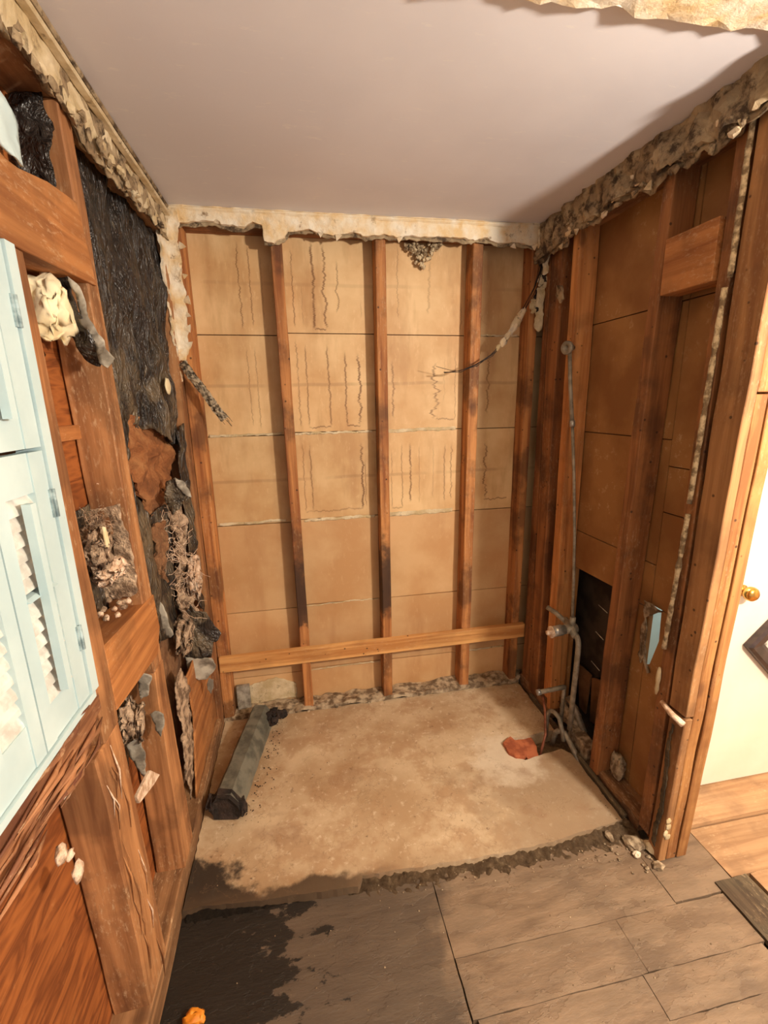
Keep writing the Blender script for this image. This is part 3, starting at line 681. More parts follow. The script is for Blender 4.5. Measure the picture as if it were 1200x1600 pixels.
# plaster along the top of the right wall
rimR = [(.9,2.313),(2.1,2.313),(2.1,2.165),(1.98,2.178),(1.946,2.19),(1.88,2.176),(1.793,2.218),(1.70,2.196),(1.58,2.212),(1.467,2.213),(1.43,2.19),(1.395,2.192),(1.351,2.222),(1.29,2.198),(1.23,2.214),(1.18,2.192),(1.136,2.212),(1.087,2.215),(.9,2.215)]
sheet('torn_plaster_rim', 'x', 1.122, rimR, 'plaster_dirty_shaded', wr, 'dirty torn strip of plaster, darkened as shaded, under the ceiling', res=.012, jag=.008, amp=.022, freq=18, thick=.014, seed=25, keep=lambda p: p.y > 2.3, fine=.002)
sheet('plaster_underlayer', 'x', 1.133, [(a, b-.014 if b < 2.3 else b) for a, b in rimR], 'plaster_dirty_shaded', wr, res=.014, jag=.010, amp=.016, freq=22, thick=.006, seed=26, keep=lambda p: p.y > 2.3)
rnd = random.Random(21)
for k in range(46):
    y = rnd.uniform(1.1,2.05); zb = 2.205 + rnd.uniform(-.02,.045)
    lump('plaster_knob', (1.112-.006*rnd.random(), y, zb), (.008,.008+.012*rnd.random(),.006+.010*rnd.random()), 'plaster_dirty_shaded' if k % 4 else 'plaster', k, wr, sub=1, rough=.9, smooth=False)
flakes(wr, [(1.108,1.40,2.19),(1.108,1.10,2.20),(1.108,1.78,2.185),(1.106,1.88,2.165)], 'x', .03, 'plaster_tan', 9)
# corner remnants at the back right
sheet('corner_plaster', 'y', 2.07, [(1.095,2.29),(1.165,2.28),(1.160,2.22),(1.150,2.17),(1.150,2.115),(1.128,2.11),(1.126,2.18),(1.095,2.21)], 'plaster', wr, 'cream plaster tongue hanging in the corner', res=.009, jag=.005, amp=.012, freq=18, thick=.008, seed=31)
sheet('corner_plaster', 'y', 2.085, [(1.112,2.05),(1.147,2.06),(1.144,1.98),(1.147,1.89),(1.130,1.862),(1.105,1.88),(1.112,1.93),(1.108,1.99)], 'plaster_tan', wr, 'grey plaster patch stuck on the corner stud', res=.009, jag=.006, amp=.010, freq=18, thick=.008, seed=32)
sheet('corner_plaster', 'x', 1.138, [(1.90,2.02),(1.94,2.03),(1.945,1.99),(1.92,1.955),(1.895,1.97)], 'plaster_dirty_shaded', wr, 'small plaster blob left on a stud', res=.008, jag=.005, amp=.008, thick=.008, seed=33)
rnd = random.Random(5)
for k in range(30):
    t = rnd.random(); lump('mortar_crumb', (1.150-.055*t+rnd.uniform(-.018,.018), 2.078, 2.12-.17*t), (.008+.008*rnd.random(),.006,.008+.010*rnd.random()), 'plaster_tan' if k % 3 else 'beam_end', k, wr, sub=1, rough=.8, smooth=False)
# plaster bead up the stud
bead = [(1.132,1.098,2.20),(1.133,1.098,2.0),(1.134,1.096,1.87)]
tube('plaster_bead', [(1.131,1.101-.0008*math.sin(i), 2.235-.0222*i) for i in range(18)], [.0072+.0028*noise.noise(Vector((i*.9,0,0))) for i in range(18)], 'bead', wr, 'upper length of pale plaster bead by the jamb')
tube('plaster_bead', [(1.129,1.110+.0012*i*.5, 1.835-.0235*i) for i in range(26)], [.0075+.0042*noise.noise(Vector((i*.8,3,0))) for i in range(26)], 'bead', wr, 'middle length of rough plaster bead by the jamb')
tube('plaster_bead', [(1.129,1.124+.001*i, 1.215-.024*i) for i in range(20)], [.0072+.0038*noise.noise(Vector((i*.8,6,0))) for i in range(20)], 'bead', wr, 'lower length of pale plaster bead by the jamb')
tube('plaster_bead', [(1.128,1.148, .685-.02*i) for i in range(6)], [.004,.007,.008,.006,.007,.003], 'plaster_tan', wr)

# ---- door opening: jamb boards, hall wall, door
def jy(z): return 1.053-.03*z
jb = root('door_2', kind='structure')
def jboard(x0, x1, yb, z0, z1, label=None, seed=0, mat='jamb', dy=0):
    bm = hexa([(x0,jy(z0)+dy,z0),(x1,jy(z0)+dy,z0),(x1,yb,z0),(x0,yb,z0)], [(x0,jy(z1)+dy,z1),(x1,jy(z1)+dy,z1),(x1,yb-.012,z1),(x0,yb-.012,z1)], .002, None, .0025, 30, seed)
    return from_bm('jamb_board', bm, mat, jb, label)
jboard(1.138,1.168,1.103,.575,2.25, 'broad jamb board facing the shower', 1, 'jamb_face_shaded')
jboard(1.140,1.168,1.106,-.02,.565, 'lower jamb board with a mouldy edge', 2, 'jamb_face_shaded')
jboard(1.1715,1.2095,1.10,-.02,1.56, seed=3, dy=.004); jboard(1.1715,1.2095,1.09,1.565,2.25, seed=6, dy=.003)
jboard(1.214,1.252,1.10,-.02,2.25, seed=4, dy=.001)
box('jamb_board', 1.174, 1.25, 1.10, 1.15, -.02, 2.25, 'jamb', jb)
bm = bmesh.new(); tube_bm(bm, [(1.128,1.122,.575),(1.125,1.075,.563),(1.132,1.035,.553)], [.007,.010,.011], 8)
from_bm('wood_peg', bm, 'tuft', jb, 'pale splintered peg sticking out of the jamb', True)
sheet('mould_band', 'x', 1.1365, [(1.070,.52),(1.078,.52),(1.084,.36),(1.080,.2),(1.088,.04),(1.072,.03),(1.066,.15),(1.064,.3),(1.068,.42)], 'floor_dark', jb, 'dark band of mould', res=.008, jag=.006, amp=.003, thick=.0025, seed=66)
for k, (x, z) in enumerate([(1.148,.16),(1.152,.135),(1.146,.105),(1.156,.09)]):
    lump('plaster_smear', (x, jy(z)-.001, z), (.010,.003,.014), 'plaster_tan', k+40, jb, sub=2, rough=.7)
wh = root('wall_hall', kind='structure')
box('hall_wall_panel', 1.54, 3.0, 1.335, 1.36, -.05, 2.31, 'door', wh); box('hall_wall_panel', 1.257, 1.485, 1.248, 1.260, -.028, 2.31, 'door', wh)
box('hall_wall_panel', 2.98, 3.0, -1.2, 1.335, -.05, 2.31, 'door', wh)
dr = root('door_1', (1.53,1.285,0), kind='structure')
box('door_panel', 1.53, 2.32, 1.287, 1.327, -.004, 2.06, 'door', dr, bev=.003)
def ring_bm(bm, prof, c, ax=Vector((0,-1,0)), seg=24):
    a = (Vector((1,0,0)) if abs(ax.x) < .7 else Vector((0,0,1))); a = (a - ax*a.dot(ax)).normalized(); b = ax.cross(a); rings = []
    for r, h in prof:
        rings.append([bm.verts.new(Vector(c)+ax*h+r*(a*math.cos(2*math.pi*k/seg)+b*math.sin(2*math.pi*k/seg))) for k in range(seg)])
    for A, B in zip(rings, rings[1:]):
        for k in range(seg): bm.faces.new((A[k], A[(k+1)%seg], B[(k+1)%seg], B[k]))
    bm.faces.new(rings[0][::-1]); bm.faces.new(rings[-1])
bm = bmesh.new(); ring_bm(bm, [(.022,0),(.022,.004),(.011,.006),(.010,.012),(.018,.017),(.025,.026),(.027,.036),(.025,.046),(.018,.053),(.007,.056)], (1.572,1.287,.858))
from_bm('doorknob', bm, 'brass', dr, 'brass doorknob', True)
# closet behind the right wall
wc = root('wall_closet', kind='structure')
box('closet_side_panel', 1.25, 1.62, 1.462, 1.478, -.1, 2.31, 'pale_blue', wc, bev=0)
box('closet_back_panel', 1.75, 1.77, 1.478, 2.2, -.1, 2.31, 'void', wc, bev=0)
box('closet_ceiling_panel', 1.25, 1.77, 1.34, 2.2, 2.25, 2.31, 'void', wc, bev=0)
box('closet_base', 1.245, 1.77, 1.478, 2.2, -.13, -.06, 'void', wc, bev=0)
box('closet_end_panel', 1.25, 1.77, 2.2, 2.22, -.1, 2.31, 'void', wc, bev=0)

# ---- window behind the shutters
wn = root('window_1', kind='structure')
box('window_casing', -.50, -.452, .918, .946, .985, 1.83, 'shutter', wn, bev=.003)
box('casing_edge', -.50, -.456, .942, .9475, .985, 1.83, 'tuft', wn, bev=.001)
box('window_stool', -.55, -.452, .30, .93, .972, .986, 'shutter', wn, bev=.003)
def mk_glass():
    n = NT('window_glass', .05); n.b.inputs['Transmission Weight'].default_value = 1.0; n.b.inputs['IOR'].default_value = 1.45
    n.color((.9,.95,.95,1)); return n.m
M['glass'] = mk_glass()
box('window_pane', -.532, -.527, .30, .92, .99, 1.83, 'glass', wn, bev=0)
box('outer_board', -.578, -.56, .2, .985, .84, 2.31, 'louver', wn, bev=0)

# ================================================================== THINGS
# ---- louvred shutters
def shutter(label, y0, y1, z0, z1, sl, sr, rb, rt, rod_y, hinges=(), rod=None, open_from=None, seed=0, nl=None):
    """leaf between y0..y1 (left..right) with stiles sl, sr wide and rails rb, rt high"""
    x = -.456; th = .022
    t = root('louvered_shutter', (x, (y0+y1)/2, z0), label, 'shutter')
    box('stile', x-th, x, y1-sr, y1, z0, z1, 'shutter', t, bev=.003)
    box('stile', x-th, x, y0, y0+sl, z0, z1, 'shutter', t, bev=.003)
    box('rail', x-th+.002, x-.002, y0+sl+.0005, y1-sr-.0005, z0, z0+rb, 'shutter', t, bev=.002)
    box('rail', x-th+.002, x-.002, y0+sl+.0005, y1-sr-.0005, z1-rt, z1, 'shutter', t, bev=.002)
    za, zb = z0+rb, z1-rt; p = .0255; n = max(1, int((zb-za)/p)); p = (zb-za)/n
    rn = random.Random(seed)
    for k in range(n):
        zc = za + p*(k+.5); a = R(66 if (open_from is None or k > open_from) else 56) + rn.uniform(-.07,.07)
        if k == n//2 and open_from is not None: a = R(12)
        L_ = .0185; dx, dz = math.cos(a)*L_, math.sin(a)*L_; tx, tz = -math.sin(a)*.0032, math.cos(a)*.0032
        xc = x-th*.5-.001
        q = [(xc-dx-tx, zc+dz-tz*-1), (xc+dx-tx, zc-dz+tz), (xc+dx+tx, zc-dz-tz*-1+.002), (xc-dx+tx, zc+dz+tz+.002)]
        # elliptical slat: four-corner section with softened edges
        sec = [(xc-dx, zc+dz), (xc-dx*.5+math.sin(a)*.003, zc+dz*.5+math.cos(a)*.003), (xc+dx*.5+math.sin(a)*.003, zc-dz*.5+math.cos(a)*.003), (xc+dx, zc-dz),
               (xc+dx*.5-math.sin(a)*.003, zc-dz*.5-math.cos(a)*.003), (xc-dx*.5-math.sin(a)*.003, zc+dz*.5-math.cos(a)*.003)]
        bm = bmesh.new()
        A = [bm.verts.new((s[0], y0+sl-.002, s[1])) for s in sec]; B = [bm.verts.new((s[0], y1-sr+.002, s[1])) for s in sec]
        bm.faces.new(A); bm.faces.new(B[::-1])
        for i in range(6): bm.faces.new((A[i], B[i], B[(i+1)%6], A[(i+1)%6]))
        from_bm('louver', bm, 'shutter' if a < R(20) else 'louver', t)
    if rod:
        box('tilt_rod', x+.004, x+.018, rod_y-.008, rod_y+.008, rod[0], rod[1], 'shutter', t, bev=.002)
    for hz in hinges:
        h = box('hinge', x-.004, x+.003, y1-.006, y1+.012, hz-.026, hz+.026, 'hinge', t, bev=.001)
        tube('hinge_barrel', [(x+.004, y1+.003, hz-.026), (x+.004, y1+.003, hz+.026)], .0035, 'hinge', t, seg=8)
    return t
shutter('pale blue louvred shutter leaf beside the stud, with the full tilt rod in view', .752, .914, .988, 1.487, .032, .046, .072, .068, .821, (1.39, 1.115), (1.066, 1.408), 6, 1)
shutter('upper pale blue louvred shutter above the horizontal gap', .752, .914, 1.494, 1.826, .040, .046, .066, .05, .822, (1.72,), (1.545, 1.80), None, 2)
shutter('pale blue louvred shutter leaf farthest left, cut by the picture edge', .52, .748, .988, 1.487, .046, .030, .078, .068, .62, (), (1.07, 1.40), None, 3)
tag(sheet('painted_plaster_scrap', 'x', -.448, [(.90,1.985),(.97,1.972),(1.012,1.976),(1.022,2.01),(1.018,2.04),(1.0,2.05),(.95,2.07),(.90,2.06)], 'shutter', None, res=.012, jag=.004, amp=.012, freq=8, thick=.005, seed=41),
    'torn pale blue painted plaster scrap above the header block', 'plaster scrap')

# ---- insulation and tar paper in the corner bay
ib = root('insulation_batt', (-.52, 1.70, .09), 'torn black paper-faced insulation batt filling the corner bay', 'insulation')
sheet('fibre_fill', 'x', -.536, [(1.37,.10),(2.06,.10),(2.06,2.20),(1.36,2.20)], 'fibre', ib, 'rotten orange brown fibre', res=.022, jag=.003, amp=.022, freq=6, thick=.008, seed=51, fine=.004)
sheet('paper_facing', 'x', -.487, [(1.305,2.195),(1.456,2.198),(2.065,2.195),(2.055,1.9),(2.062,1.7),(2.045,1.40),(1.95,1.41),(1.80,1.44),(1.69,1.475),(1.582,1.515),(1.52,1.50),(1.45,1.555),(1.39,1.575),(1.345,1.60),(1.335,1.8)], 'tar', ib, 'black wrinkled paper facing, torn off along the bottom', res=.014, jag=.010, amp=.042, freq=7, thick=.003, seed=52, stretch=(1.5,.55), fine=.003)
sheet('paper_strip', 'x', -.470, [(1.93,1.46),(2.06,1.50),(2.05,1.28),(2.035,1.05),(2.02,.91),(2.0,.66),(1.94,.70),(1.96,.80),(1.90,.95),(1.94,1.1),(1.91,1.25)], 'tar', ib, 'black paper strip left down the corner', res=.012, jag=.010, amp=.022, freq=11, thick=.003, seed=53, stretch=(1.6,.6))
sheet('paper_strip', 'x', -.474, [(1.345,1.62),(1.405,1.56),(1.40,1.45),(1.395,1.31),(1.45,1.25),(1.462,1.12),(1.49,.98),(1.46,.90),(1.41,.93),(1.375,1.05),(1.36,1.2),(1.35,1.4)], 'tar', ib, 'black paper strip left beside the stud', res=.012, jag=.008, amp=.018, freq=11, thick=.003, seed=54, stretch=(1.6,.6))
sheet('fibre_slab', 'x', -.500, [(1.42,1.55),(1.60,1.53),(1.80,1.50),(1.95,1.42),(1.94,1.30),(1.88,1.22),(1.80,1.27),(1.74,1.19),(1.62,1.20),(1.56,1.27),(1.50,1.36),(1.45,1.45)], 'fibre', ib, 'bright orange fibre laid bare below the paper', res=.012, jag=.010, amp=.03, freq=14, thick=.010, seed=55, fine=.006)
sheet('fibre_slab', 'x', -.498, [(1.57,1.17),(1.66,1.16),(1.70,1.10),(1.66,1.02),(1.63,.95),(1.60,1.03),(1.575,.98),(1.55,1.07)], 'fibre', ib, 'ragged tongue of orange fibre', res=.010, jag=.010, amp=.02, freq=16, thick=.008, seed=56, fine=.005)
sheet('fibre_slab', 'x', -.492, [(1.80,1.19),(1.92,1.20),(1.95,1.0),(1.97,.80),(1.94,.66),(1.85,.62),(1.70,.66),(1.74,.80),(1.80,.92),(1.81,1.05)], 'fluff', ib, 'brown shredded fibre hanging in the bay', res=.011, jag=.010, amp=.035, freq=13, thick=.008, seed=57, fine=.006)
sheet('dark_backing', 'x', -.515, [(1.52,1.20),(1.80,1.20),(1.82,.80),(1.70,.70),(1.50,.78)], 'tar', ib, res=.018, jag=.006, amp=.02, thick=.003, seed=58)
lump('fibre_wad', (-.470,1.90,.86), (.022,.075,.085), 'tuft', 59, ib, 'pinkish wad of fibre', sub=4, rough=1.1, freq=3)
lump('fibre_wad', (-.49,1.73,.70), (.025,.09,.07), 'fluff', 60, ib, sub=4, rough=1.0, freq=3)
fluff('fibre_strands', (-.492,1.78,.98), (.012,.10,.22), 'tuft', 61, ib, 70, r=.0011)
sheet('mould_strip', 'x', -.480, [(1.52,.62),(1.60,.62),(1.66,.50),(1.64,.34),(1.58,.18),(1.52,.12),(1.50,.3),(1.52,.45)], 'fluff', ib, 'pale mouldy strip low in the bay', res=.011, jag=.010, amp=.010, freq=18, thick=.004, seed=62, fine=.004)
sheet('lower_board', 'x', -.484, [(1.64,.56),(2.03,.56),(2.03,.08),(1.56,.08),(1.60,.20),(1.66,.36)], 'wood_y', ib, 'warm brown board low in the corner', res=.03, jag=.004, amp=.003, thick=.006, seed=63)
# loose scraps hanging from it
def scrap(name, ax, val, poly, mat, label, cat, seed, amp=.02, res=.010, jag=.005, slope=(0,0), freq=9, parts=(), th=.0025, group=None):
    o = sheet(name, ax, val, poly, mat, None, None, res=res, jag=jag, amp=amp, freq=freq, thick=th, seed=seed, slope=slope)
    tag(o, label, cat, group)
    for nm, pv, pp, pm, lb, sd in parts:
        sheet(nm, ax, pv, pp, pm, o, lb, res=res, jag=jag, amp=amp, freq=freq, thick=th, seed=sd, slope=slope)
    return o
scrap('tar_paper_scrap', 'y', 1.78, [(-.46,.80),(-.45,.769),(-.412,.756),(-.392,.698),(-.366,.652),(-.382,.624),(-.402,.618),(-.409,.556),(-.513,.562),(-.523,.584),(-.495,.61),(-.475,.691),(-.49,.76)], 'tar', 'black tar paper scrap with a grey lower fold hanging above the ledger board end', 'paper scrap', 71, .022,
      parts=[('lower_fold', 1.772, [(-.51,.571),(-.406,.563),(-.396,.515),(-.412,.487),(-.434,.462),(-.472,.460),(-.498,.499)], 'greyboard', 'grey underside folded over', 72)])
scrap('paper_tatter', 'y', 1.785, [(-.436,.456),(-.418,.444),(-.422,.398),(-.437,.38),(-.446,.419)], 'greyboard', 'small grey paper tatter below the hanging tar paper', 'paper scrap', 73, .008, .006)
scrap('tar_paper_curl', 'y', 1.72, [(-.474,1.299),(-.445,1.314),(-.429,1.301),(-.418,1.266),(-.435,1.207),(-.467,1.180),(-.478,1.19),(-.487,1.246)], 'tar', 'curled black paper flap with a pale rim beside the orange fibre', 'paper scrap', 74, .03, parts=[('curl_rim', 1.708, [(-.446,1.316),(-.422,1.300),(-.397,1.258),(-.396,1.243),(-.415,1.251),(-.436,1.275)], 'greyboard', 'pale underside of the curl', 75)])
scrap('grey_strip', 'y', 1.45, [(-.492,1.05),(-.472,1.04),(-.466,.96),(-.446,.835),(-.455,.825),(-.468,.835),(-.482,.92)], 'greyboard', 'narrow grey paper strip dangling beside the stud above the fire block', 'paper scrap', 76, .010, .008)
tag(lump('plaster_chip', (-.468,1.86,1.635), (.006,.035,.030), 'foam', 77, sub=2), 'white chip stuck on the black paper near the corner', 'chip')

# ---- things in the bay beside the window
t = tag(lump('foam_wad', (-.508,1.15,1.765), (.036,.050,.066), 'foam', 81, sub=4, rough=.8, freq=1.7), 'cream wad of foam stuffed under the header block', 'insulation')
scrap('paper_wrap', 'y', 1.205, [(-.520,1.83),(-.474,1.835),(-.448,1.726),(-.430,1.675),(-.445,1.655),(-.466,1.667),(-.488,1.712),(-.515,1.753)], 'tar', 'black paper wrap hanging beside the cream foam', 'paper scrap', 82, .035,
      parts=[('grey_edge', 1.188, [(-.468,1.835),(-.455,1.825),(-.435,1.73),(-.419,1.689),(-.403,1.669),(-.414,1.645),(-.433,1.653),(-.441,1.690),(-.458,1.75)], 'greyboard', 'grey edge strip with a bent tip', 83)])
tag(lump('fibre_clump', (-.535,1.09,1.60), (.016,.03,.035), 'fluff', 84, sub=3, rough=1.1, freq=3), 'small brown fibre clump below the cream foam', 'insulation')
tag(lump('dark_wad', (-.542,1.10,1.655), (.012,.06,.04), 'tar', 85, sub=3, rough=.9), 'dark paper wad in the shade under the foam', 'paper scrap')
nw_ = root('insulation_wad', (-.51, 1.20, 1.10), 'grey shredded insulation wad above the fire block', 'insulation')
lump('core', (-.505,1.175,1.222), (.030,.040,.050), 'fluff', 86, nw_, sub=4, rough=1.3, freq=3.2)
lump('core', (-.502,1.20,1.155), (.030,.040,.030), 'tuft', 87, nw_, sub=4, rough=1.3, freq=3.2)
fluff('strands', (-.505,1.19,1.27), (.03,.05,.06), 'fluff', 88, nw_, 160, r=.0008)
prism('chip', [(1.145,1.285),(1.158,1.28),(1.168,1.225),(1.148,1.232)], 'x', -.478, -.472, 'foam', nw_, 'yellow chip in the wad')
scrap('tar_paper_bunch', 'y', 1.222, [(-.548,2.01),(-.500,2.0),(-.474,2.02),(-.470,2.10),(-.480,2.19),(-.548,2.19)], 'tar', 'bunched black tar paper above the header block', 'paper scrap', 96, .04, .010, .004, freq=14,
      parts=[('bunch_fold', 1.10, [(-.548,2.01),(-.52,2.0),(-.49,2.04),(-.488,2.12),(-.50,2.19),(-.548,2.19)], 'tar', None, 97), ('bunch_fold', .99, [(-.548,2.0),(-.51,2.0),(-.485,2.05),(-.49,2.14),(-.51,2.19),(-.548,2.19)], 'tar', None, 98)])
scrap('tar_paper_sheet', 'x', -.548, [(1.06,1.30),(1.28,1.32),(1.30,1.15),(1.29,1.0),(1.06,1.02)], 'tar', 'black paper sheet lining the bay above the fire block', 'paper scrap', 89, .006, .014)
scrap('grime_sheet', 'y', 1.272, [(-.548,1.30),(-.475,1.315),(-.462,1.20),(-.465,1.06),(-.548,1.04)], 'fluff', 'fluffy grey sheet against the second stud above the fire block', 'paper scrap', 90, .012, .010)
rnd = random.Random(14)
for k in range(16):
    lump('crumb', (rnd.uniform(-.535,-.47), rnd.uniform(1.09,1.30), 1.052+rnd.uniform(0,.012)), (.008,.010,.008), 'tuft' if k % 2 else 'fluff', k, nw_, sub=1, rough=1)
for k, (y, z, lb) in enumerate([(1.292,1.60,'upper pale fibre tuft caught on the second stud'),(1.295,1.52,'middle pale fibre tuft caught on the second stud near the cleat'),(1.292,1.365,'lower pale fibre tuft caught on the second stud')]):
    tag(fluff('fibre_tuft', (-.528,y-.012,z), (.012,.012,.034), 'tuft', 100+k, None, 60, r=.0012), lb, 'fibre tuft')
# lower bay scraps
scrap('paper_shred', 'y', 1.25, [(-.500,.83),(-.455,.815),(-.470,.755),(-.497,.740)], 'greyboard', 'grey paper shred just under the fire block', 'paper scrap', 91, .014, .008)
scrap('paper_shred', 'y', 1.25, [(-.478,.688),(-.459,.695),(-.437,.683),(-.441,.653),(-.456,.612),(-.464,.639)], 'greyboard', 'small pointed grey paper shred against the second stud', 'paper scrap', 92, .008, .006)
scrap('paper_shred', 'y', 1.22, [(-.546,.72),(-.527,.70),(-.500,.66),(-.492,.60),(-.505,.49),(-.528,.562),(-.543,.63)], 'greyboard', 'long hanging paper shred low between the studs', 'paper scrap', 93, .014, .008)
scrap('crumpled_lining', 'x', -.546, [(1.05,.86),(1.28,.85),(1.28,.60),(1.20,.52),(1.05,.55)], 'tar', 'black crumpled lining in the bay below the fire block', 'paper scrap', 94, .010, .012)
tag(lump('insulation_clump', (-.515,1.21,.705), (.026,.050,.055), 'fluff', 95, sub=4, rough=1.2, freq=3), 'brown insulation clump below the fire block', 'insulation')
tag(prism('wood_shard', [(1.04,.605),(1.064,.602),(1.143,.590),(1.20,.522),(1.15,.535),(1.05,.575)], 'x', -.468, -.458, 'tuft', None, None), 'pale triangular wood shard below the fire block', 'wood shard')
for k, (y, z, s, lb) in enumerate([(.735,.79,.016,'largest pale chip below the sill'),(.755,.762,.010,'small pale chip under the largest chip by the sill'),(.775,.70,.017,'flat pale chip on the stud face below the sill'),(.79,.868,.012,'pale plaster crumb right under the sill')]):
    tag(lump('plaster_chip', (-.462 if k < 2 else -.466, y+.12*(k==2)*0, z), (.007,s,s*1.2), 'tuft', 110+k, None, sub=2, rough=.8), lb, 'chip')

# ---- torn lath strips
ls = root('metal_lath_strip', (-.447,2.03,1.711), 'plastered metal lath strip dangling from the left corner', 'lath strip')
pth = [(-.450,2.05,1.735),(-.415,2.03,1.680),(-.367,2.02,1.609),(-.329,2.015,1.545),(-.300,2.015,1.503)]
bm = bmesh.new()
prev = None
for i in range(33):
    t_ = i/32*(len(pth)-1); a = Vector(pth[min(int(t_), len(pth)-2)]); b = Vector(pth[min(int(t_), len(pth)-2)+1]); p = a.lerp(b, t_-min(int(t_), len(pth)-2))
    d = (b-a).normalized(); s = d.cross(Vector((0,1,0))).normalized(); wd = .022 + .006*noise.noise(Vector((i*.7,0,0)))
    row = [bm.verts.new(p + s*wd*(j/5-.5)*1.6 + Vector((0, .012*noise.noise(Vector((i*.6,j*.9,3))) - .01*(1-abs(j-2.5)/2.5), 0))) for j in range(6)]
    if prev:
        for j in range(5): bm.faces.new((prev[j], row[j], row[j+1], prev[j+1]))
    prev = row
bmesh.ops.solidify(bm, geom=list(bm.faces), thickness=.005)
from_bm('lath', bm, 'lathmetal', ls, smooth=False)
rnd = random.Random(31)
for k in range(14):
    t_ = .93+rnd.uniform(0,.07); p = Vector(pth[-2]).lerp(Vector(pth[-1]), (t_-.9)*10*.9)
    off = Vector((rnd.uniform(-.018,.018), rnd.uniform(-.006,.006), rnd.uniform(-.014,.014)))
    d = (Vector(pth[-1])-Vector(pth[-2])).normalized()
    tube('wire_end', [p+off, p+off+d*.03], .0007, 'beam_end', ls, seg=4)
wr_ = root('wire_lath', (1.07,2.05,2.1), 'long torn wire lath strip trailing from the right corner across the studs', 'lath strip')
wp = [(1.130,2.075,2.16),(1.085,2.05,2.05),(1.022,2.04,1.936),(.979,2.04,1.868),(.950,2.04,1.827),(.884,2.04,1.758),(.815,2.045,1.717),(.739,2.05,1.690),(.668,2.06,1.684)]
for k in range(4):
    q = [Vector(p)+Vector((.004*math.sin(i*2.1+k*1.7)+(.006*(k-1.5))*max(0, 1-i/6), .004*math.cos(i*1.7+k), .004*math.cos(i*2.3+k*2))) for i, p in enumerate(wp[:9 - (k > 1)*1])]
    tube('wire', q, .0016, 'beam_end', wr_, seg=5)
tube('wire_end', [wp[-2], (.70,2.055,1.694),(.66,2.05,1.703),(.625,2.05,1.712)], .0012, 'beam_end', wr_, seg=5)
for k, (i0, f, s) in enumerate([(2,.2,(.012,.007,.030)),(2,.55,(.014,.007,.028)),(2,.9,(.012,.007,.026)),(3,.5,(.010,.006,.022)),(4,.2,(.010,.006,.018)),(4,.55,(.007,.005,.012))]):
    s = tuple(q*1.45 for q in s); p = Vector(wp[i0]).lerp(Vector(wp[i0+1]), f)
    bm = bmesh.new(); lump_bm(bm, (0,0,0), s, 130+k, 2, .9, 3); bm.transform(Matrix.Translation(p) @ Matrix.Rotation(R(32), 4, 'Y'))
    from_bm('plaster_clot', bm, 'plaster_tan' if k % 2 else 'plaster', wr_, None, True)

# ---- beam lying on the slab
bt = root('square_beam', (-.32,1.78,0), 'dark grey green weathered beam lying on the slab by the left wall', 'beam')
A, B = Vector((-.364,1.525,.004)), Vector((-.268,2.045,.004))
ax = (B-A).normalized(); up = Vector((0,0,1)); u = ax.cross(up).normalized()     # u points right
sec = [(-.052,0),(.046,0),(.060,.030),(.050,.062),(.018,.102),(-.034,.104),(-.050,.082),(-.056,.03)]
bm = bmesh.new(); prev = None; NB = 34
for i in range(NB+1):
    c = A.lerp(B, i/NB); ring = []
    for j, (a, h) in enumerate(sec):
        nv = noise.noise_vector(Vector((i*.35, j*1.3, 4)))*.003
        ring.append(bm.verts.new(c + u*(a+nv.x) + up*max(0, h+nv.y*(h > 0))))
    if prev:
        for j in range(len(sec)): bm.faces.new((prev[j], prev[(j+1) % len(sec)], ring[(j+1) % len(sec)], ring[j]))
    else: bm.faces.new(ring)
    prev = ring
bm.faces.new(prev[::-1])
from_bm('body', bm, 'beam', bt)
bm = bmesh.new(); c = A - ax*.004
ring0 = [bm.verts.new(A + ax*.03*(.6+.6*abs(noise.noise(Vector((j*1.7,0,2))))) + u*a*1.04 + up*max(-.002, h*1.03)) for j, (a, h) in enumerate(sec)]
ring1 = [bm.verts.new(c - ax*.012 + u*a*.95 + up*(h*.95+.002)) for a, h in sec]
ring2 = [bm.verts.new(c - ax*.004 + u*a*.60 + up*(h*.6+.022)) for a, h in sec]
for P_, Q_ in ((ring0, ring1), (ring1, ring2)):
    for j in range(len(sec)): bm.faces.new((P_[j], P_[(j+1) % len(sec)], Q_[(j+1) % len(sec)], Q_[j]))
bm.faces.new(ring2)
from_bm('rotten_end', bm, 'beam_end', bt, 'dark rotten near end')
for k, (f, a, h, s) in enumerate([(.93,.058,.06,(.028,.045,.030)),(.99,.055,.055,(.026,.030,.026)),(1.03,.085,.035,(.030,.018,.022)),(1.05,.10,.025,(.018,.012,.012)),(.02,.055,.035,(.018,.03,.03)),(.01,-.06,.05,(.016,.028,.035))]):
    lump('rot_lump', A.lerp(B, f)+u*a+up*h, s, 'beam_end', 140+k, bt, sub=3, rough=1.0, freq=2.5)

